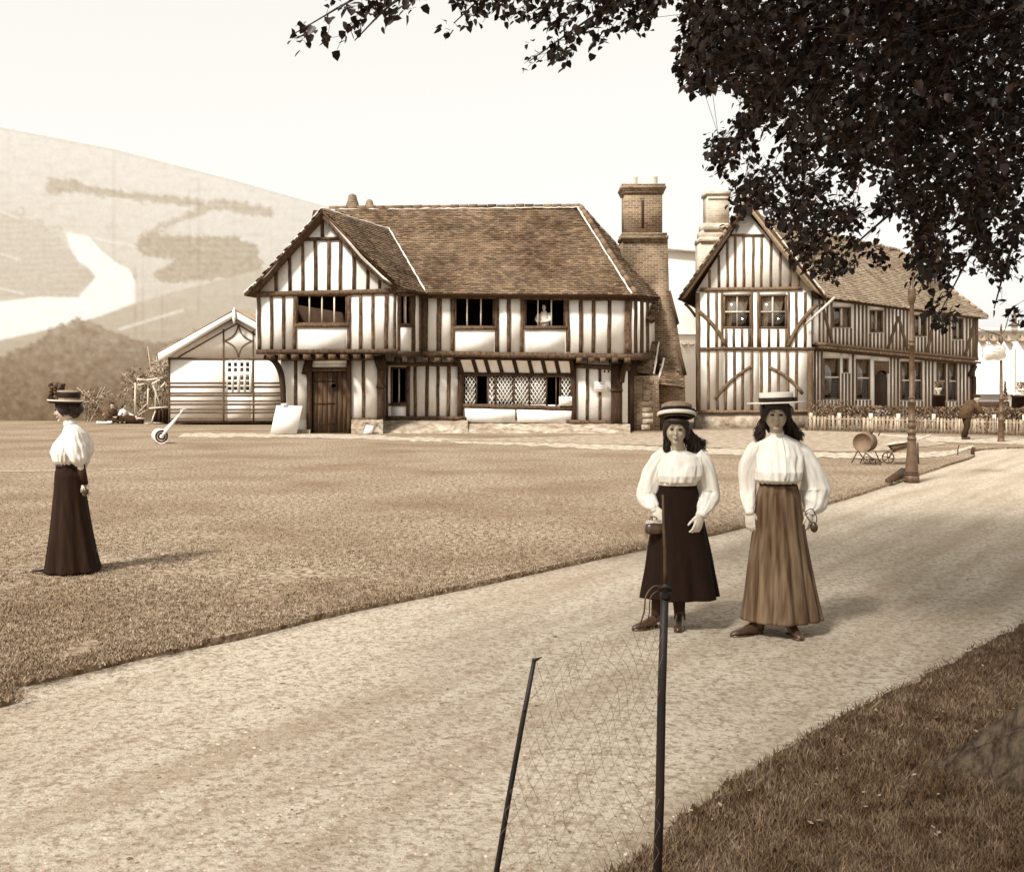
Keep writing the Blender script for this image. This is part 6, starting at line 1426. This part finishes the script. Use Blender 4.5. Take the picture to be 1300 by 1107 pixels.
# ---- woman C on the lawn in profile
YC = gY(726, 0); kC = FP/YC
def Cp(px, py, x=0): return (x, (px-92)/kC, (726-py)/kC)
locC = ((92-CX)*YC/FP, YC, 0)
rC, XC, hcC, MhC = woman(dict(label='woman in profile alone on the lawn, flowered hat, pale blouse, long dark skirt', loc=locC, yaw=math.radians(-90), seed=9, hs=.98,
    head=Cp(84, 521, 0), hrot=(math.radians(6), 0, math.radians(4)), neck=Cp(89, 540), waist=Cp(86, 590),
    arms=[(Cp(99, 553, .13), Cp(111, 586, .17), Cp(115, 612, .12)), (Cp(95, 553, -.13), Cp(98, 590, -.17), Cp(90, 612, -.14))],
    hands=[(Cp(115, 612, .12), (-.1, .02, -1), (0, -1, -.2), (-.8, 0, 0), .8, .95), (Cp(90, 612, -.14), (.2, -.2, -1), (0, -1, 0), (1, 0, 0), .6, .95)],
    legs=[((.05, 0, .8), (.07, .0, .42), (.07, -.1, .08)), ((-.05, 0, .8), (-.07, .03, .42), (-.07, .12, .08))],
    shoes=[((.07, -.12, 0), 0), ((-.07, .14, 0), 0)], ss=.95,
    torso=[(0, 0, Cp(90, 0)[1], Cp(0, 538)[2], .048, .05), (.06, 0, Cp(92, 0)[1], Cp(0, 542)[2], .07, .065), (.16, 0, Cp(94, 0)[1], Cp(0, 550)[2], .155, .092), (.4, 0, Cp(90, 0)[1], Cp(0, 562)[2], .16, .135), (.7, 0, Cp(85, 0)[1], Cp(0, 575)[2], .145, .135), (.9, 0, Cp(84, 0)[1], Cp(0, 585)[2], .125, .105), (1, 0, Cp(84, 0)[1], Cp(0, 590)[2], .1, .075)],
    sleeves=[([Cp(98, 548, .10), Cp(101, 556, .135), Cp(105, 568, .155), Cp(109, 581, .16), Cp(111, 589, .155)], [.055, .085, .092, .078, .042]),
             ([Cp(95, 550, -.11), Cp(97, 560, -.15), Cp(98, 574, -.17), Cp(98, 590, -.17)], [.06, .085, .09, .042])],
    cuffs=[], collar=Cp(88.5, 537), skirt=[(0, 0, Cp(84, 0)[1], Cp(0, 591)[2], .105, .078), (.1, 0, Cp(87, 0)[1], Cp(0, 603)[2], .13, .115), (.3, 0, Cp(89, 0)[1], Cp(0, 630)[2], .16, .135), (.65, 0, Cp(91, 0)[1], Cp(0, 680)[2], .2, .18), (1, 0, Cp(93, 0)[1], Cp(0, 724)[2], .24, .235)],
    pleat=lambda a, t: 1+t*(.07*math.sin(a*6+.6+.8*math.sin(a*2))+.03*math.sin(a*13+2)), skirtm='skirt_dark', beltm='ribbon_black', belt=.018,
    hair_ell=[((0, .03, .02), (.084, .09, .095)), ((0, .10, .0), (.055, .055, .05)), ((0, -.045, .085), (.06, .04, .025)), ((.07, .0, .03), (.02, .05, .045)), ((0, .075, -.04), (.05, .04, .04))], strands=[([(0, .1, .03), (0, .06, .06)], [Cp(100, 522, 0), Cp(99, 528, .02)], 60, .006, .012, .01)]))
Mt = MhC@Euler((math.radians(-8), 0, 0)).to_matrix(); hb_ = hcC+MhC@Vector((0, .005, .07))
q = MB(); q.lathe([(.09, 0), (.096, .02), (.098, .085), (.09, .095), (.001, .098)], hb_+Vector((0, .02, .01)), 32, M=Mt, cap=False); HCt = hat_part(XC, q, 'hat', 'hat_mid', rC)
q = MB(); q.lathe([(.088, .0), (.13, -.004), (.152, .012), (.156, .02), (.15, .022), (.125, .008), (.09, .012)], hb_, 36, M=Mt, cap=False); hat_part(XC, q, 'brim', 'straw', HCt)
q = MB(); q.lathe([(.087, -.004), (.13, -.010), (.150, .008)], hb_, 36, M=Mt, cap=False); hat_part(XC, q, 'brim_lining', 'felt_dark', HCt)
q = MB(); q.lathe([(.099, .03), (.104, .04), (.100, .055), (.104, .07), (.099, .08)], hb_+Vector((0, .02, .01)), 32, M=Mt, cap=False); hat_part(XC, q, 'ribbon', 'ribbon_black', HCt)
q = MB()
for _ in range(130):
    c = hb_+Vector((rnd(-.06, .06), -.078+rnd(-.05, .05), .075+rnd(-.06, .09))); q.ell(c, (rnd(.012, .032), rnd(.012, .032), rnd(.006, .018)), 6, M=Euler((rnd(0, 3), rnd(0, 3), 0)).to_matrix())
hat_part(XC, q, 'flowers', 'flower', HCt, False)
q = MB(); q.tube([Cp(111, 588, .157), Cp(113, 600, .145), Cp(115, 613, .121)], [.036, .034, .026], 14); hat_part(XC, q, 'long_glove', 'skirt_brown', rC)
T = thing('purse', 'tiny dark purse hanging from the gloved hand of the woman on the lawn', 'purse', tuple(XC.M@Vector(Cp(115, 626, .12))))
q = MB(); q.ell(Cp(115.5, 622, .13), (.02, .028, .034), 12); XC(q).build('pouch', 'leather', T, smooth=True); q = MB(); q.tube([Cp(113, 609, .13), Cp(115.5, 618, .13), Cp(117.5, 609, .13)], .004, 6); XC(q).build('cord', 'leather', T)

# ---- distant people
def small_person(label, loc, yaw, parts, voxel=.014, group=None):
    """parts: dict material -> list of ('tube',pts,radii) / ('ell',c,d); body first"""
    X = Xf(loc, yaw); root = thing('person', label, 'person', tuple(loc), group)
    for name, m_, items in parts:
        q = MB()
        for it in items:
            if it[0] == 't': q.tube(it[1], it[2], 12)
            else: q.ell(it[1], it[2], 12)
        X(q); o = q.build(name, m_, root, smooth=True)
        if name == 'body': apply_remesh(o, voxel, 2); o.data.materials.clear(); o.data.materials.append(MATS['skin'])
    return root
def hd(c): x, y, z = c; return [('e', c, (.075, .09, .11)), ('e', (x, y-.09, z-.015), (.014, .018, .02)), ('e', (x, y-.075, z-.09), (.03, .02, .02)), ('t', [(x, y+.01, z-.08), (x, y+.03, z-.2)], [.05, .055])]
def fingers(w, d, n=(0, -1, 0)):
    w = Vector(w); d = Vector(d).normalized(); s = d.cross(Vector(n)).normalized(); out = [('e', tuple(w+d*.04), (.035, .03, .035))]
    for o in (-.028, -.01, .01, .028): out.append(('t', [w+d*.05+s*o, w+d*.09+s*o*1.1, w+d*.12+s*o+Vector(n)*.02], [.011, .01, .008]))
    out.append(('t', [w+d*.02+s*.03, w+d*.06+s*.065], [.012, .009])); return out
# man walking by the fence
Ym = gY(558); small_person('man in dark clothes and cap stooping along the picket fence at the right', (((1227-CX)*Ym/FP), Ym, 0), math.radians(95), [
    ('body', 'skin', hd((0, -.32, 1.22))+[('t', [(0, .02, .78), (0, -.12, 1.0), (0, -.26, 1.12)], [.13, .14, .1]), ('t', [(.16, -.2, 1.06), (.18, -.28, .85), (.14, -.5, .74)], [.05, .045, .03]), ('t', [(-.16, -.2, 1.06), (-.18, -.3, .85), (-.14, -.5, .76)], [.05, .045, .03]), ('t', [(.08, .02, .8), (.09, -.06, .42), (.09, 0, .06)], [.08, .06, .04]), ('t', [(-.08, .02, .8), (-.09, .02, .42), (-.09, .16, .06)], [.08, .06, .04])]+fingers((.14, -.5, .74), (0, -.8, -.4))+fingers((-.14, -.5, .76), (0, -.8, -.4))),
    ('coat', 'coat', [('t', [(0, .06, .62), (0, .0, .85), (0, -.13, 1.03), (0, -.27, 1.12)], [.19, .17, .19, .09]), ('t', [(.15, -.2, 1.08), (.19, -.27, .86), (.15, -.46, .76)], [.08, .07, .05]), ('t', [(-.15, -.2, 1.08), (-.19, -.29, .86), (-.15, -.46, .78)], [.08, .07, .05])]),
    ('trousers', 'skirt_brown', [('t', [(.09, .02, .8), (.1, -.06, .42), (.1, 0, .08)], [.11, .085, .07]), ('t', [(-.09, .02, .8), (-.1, .02, .42), (-.1, .16, .08)], [.11, .085, .07])]),
    ('shoe', 'leather', [('t', [(.1, .03, .05), (.1, -.16, .035)], [.05, .035]), ('t', [(-.1, .19, .05), (-.1, 0, .035)], [.05, .035])]),
    ('cap', 'felt_dark', [('e', (0, -.3, 1.3), (.1, .12, .05)), ('e', (0, -.4, 1.28), (.07, .07, .012))])])
# two people resting on the grass by the trestle
Yq = 46.2; k = Yq/FP
small_person('dark-jacketed person sitting on the grass at the foot of the painted wall', ((140-CX)*k, Yq, 0), math.radians(60), [
    ('body', 'skin', hd((0, -.12, .78))+[('t', [(0, .05, .12), (0, 0, .4), (0, -.05, .6)], [.15, .14, .1]), ('t', [(.17, -.03, .56), (.22, -.18, .34), (.12, -.36, .3)], [.05, .045, .03]), ('t', [(-.17, -.03, .56), (-.22, -.15, .34), (-.12, -.36, .28)], [.05, .045, .03]), ('t', [(.1, 0, .12), (.14, -.42, .3), (.12, -.75, .06)], [.09, .07, .04]), ('t', [(-.1, 0, .12), (-.2, -.42, .16), (-.15, -.8, .06)], [.09, .07, .04])]+fingers((.12, -.36, .3), (-.3, -.8, 0))+fingers((-.12, -.36, .28), (.3, -.8, 0))),
    ('jacket', 'coat', [('t', [(0, .06, .06), (0, .02, .3), (0, -.03, .52), (0, -.06, .66)], [.22, .21, .21, .1]), ('t', [(.18, -.03, .56), (.24, -.18, .36), (.14, -.32, .31)], [.085, .075, .05]), ('t', [(-.18, -.03, .56), (-.24, -.15, .36), (-.14, -.32, .29)], [.085, .075, .05])]),
    ('trousers', 'skirt_brown', [('t', [(.1, 0, .13), (.14, -.42, .31), (.12, -.72, .08)], [.12, .09, .06]), ('t', [(-.1, 0, .13), (-.2, -.42, .17), (-.15, -.77, .08)], [.12, .09, .06])]),
    ('cap', 'felt_dark', [('e', (0, -.1, .86), (.1, .12, .05)), ('e', (0, -.2, .84), (.07, .06, .012))])])
q = MB(); rs = []
for i in range(14):
    rs.append([Vector(((129+i*1.45-CX)*k, 45.7+.12*math.cos(a), .05+.07*max(0, math.sin(a))*(1+.5*noise.noise(Vector((i*.7, a, 2)))))) for a in [2*math.pi*j/8 for j in range(8)]])
q.rings(rs); tag(q.build('crumpled_cloth', 'white_board', None, loc=tuple(G(138, 536))), 'crumpled white cloth lying on the grass before the seated dark-jacketed person', 'cloth')
small_person('person in a white blouse reclining on the grass beside the pole trestle', ((157-CX)*k, Yq+.1, 0), math.radians(75), [
    ('body', 'skin', hd((0, .0, .72))+[('t', [(0, .1, .12), (0, .08, .35), (0, .05, .55)], [.14, .12, .09]), ('t', [(.16, .05, .5), (.2, -.15, .36), (.15, -.38, .3)], [.045, .04, .028]), ('t', [(-.16, .05, .5), (-.22, .1, .3), (-.2, -.05, .08)], [.045, .04, .028]), ('t', [(.08, 0, .12), (.1, -.4, .16), (.1, -.85, .07)], [.09, .07, .04]), ('t', [(-.08, 0, .12), (-.1, -.42, .14), (-.08, -.85, .07)], [.09, .07, .04])]+fingers((.15, -.38, .3), (0, -1, 0), (0, 0, -1))+fingers((-.2, -.05, .08), (0, -.8, -.4))),
    ('blouse', 'blouse', [('t', [(0, .1, .2), (0, .08, .38), (0, .05, .52), (0, .03, .6)], [.16, .18, .17, .08]), ('t', [(.16, .04, .5), (.21, -.13, .37), (.16, -.33, .31)], [.075, .075, .045]), ('t', [(-.16, .05, .5), (-.22, .1, .32), (-.2, -.02, .12)], [.075, .07, .045])]),
    ('skirt', 'skirt_brown', [('t', [(0, .12, .16), (0, -.3, .17), (0, -.85, .11)], [.2, .19, .15])]),
    ('hair', 'hair', [('e', (0, .025, .75), (.088, .095, .11)), ('e', (0, .1, .7), (.05, .05, .06))])])
# person at the upper window
Yw = 38.25; kw = Yw/FP; wx, wz = (691-CX)*kw, H-(411-HY)*kw
small_person('pale-dressed person leaning in the right upper window of the big house', (wx, Yw, wz), math.radians(-25), [
    ('body', 'skin', hd((.02, -.06, .56))+[('t', [(-.05, .1, -.5), (-.02, .05, .1), (0, -.02, .36)], [.15, .14, .1]), ('t', [(.18, -.02, .33), (.24, -.08, .1), (.05, -.16, .05)], [.05, .045, .03]), ('t', [(-.18, -.02, .33), (-.26, -.05, .1), (-.12, -.18, .05)], [.05, .045, .03])]+fingers((.05, -.16, .05), (-1, -.1, 0))+fingers((-.12, -.18, .05), (1, -.1, 0))),
    ('blouse', 'curtain', [('t', [(-.05, .1, -.5), (-.02, .05, .05), (0, 0, .28), (0, -.03, .42)], [.19, .18, .2, .08]), ('t', [(.18, -.01, .33), (.25, -.07, .12), (.09, -.15, .06)], [.08, .075, .045]), ('t', [(-.18, -.01, .33), (-.27, -.04, .12), (-.16, -.17, .06)], [.08, .075, .045])]),
    ('hair', 'hair', [('e', (.02, -.03, .6), (.088, .095, .1))])])
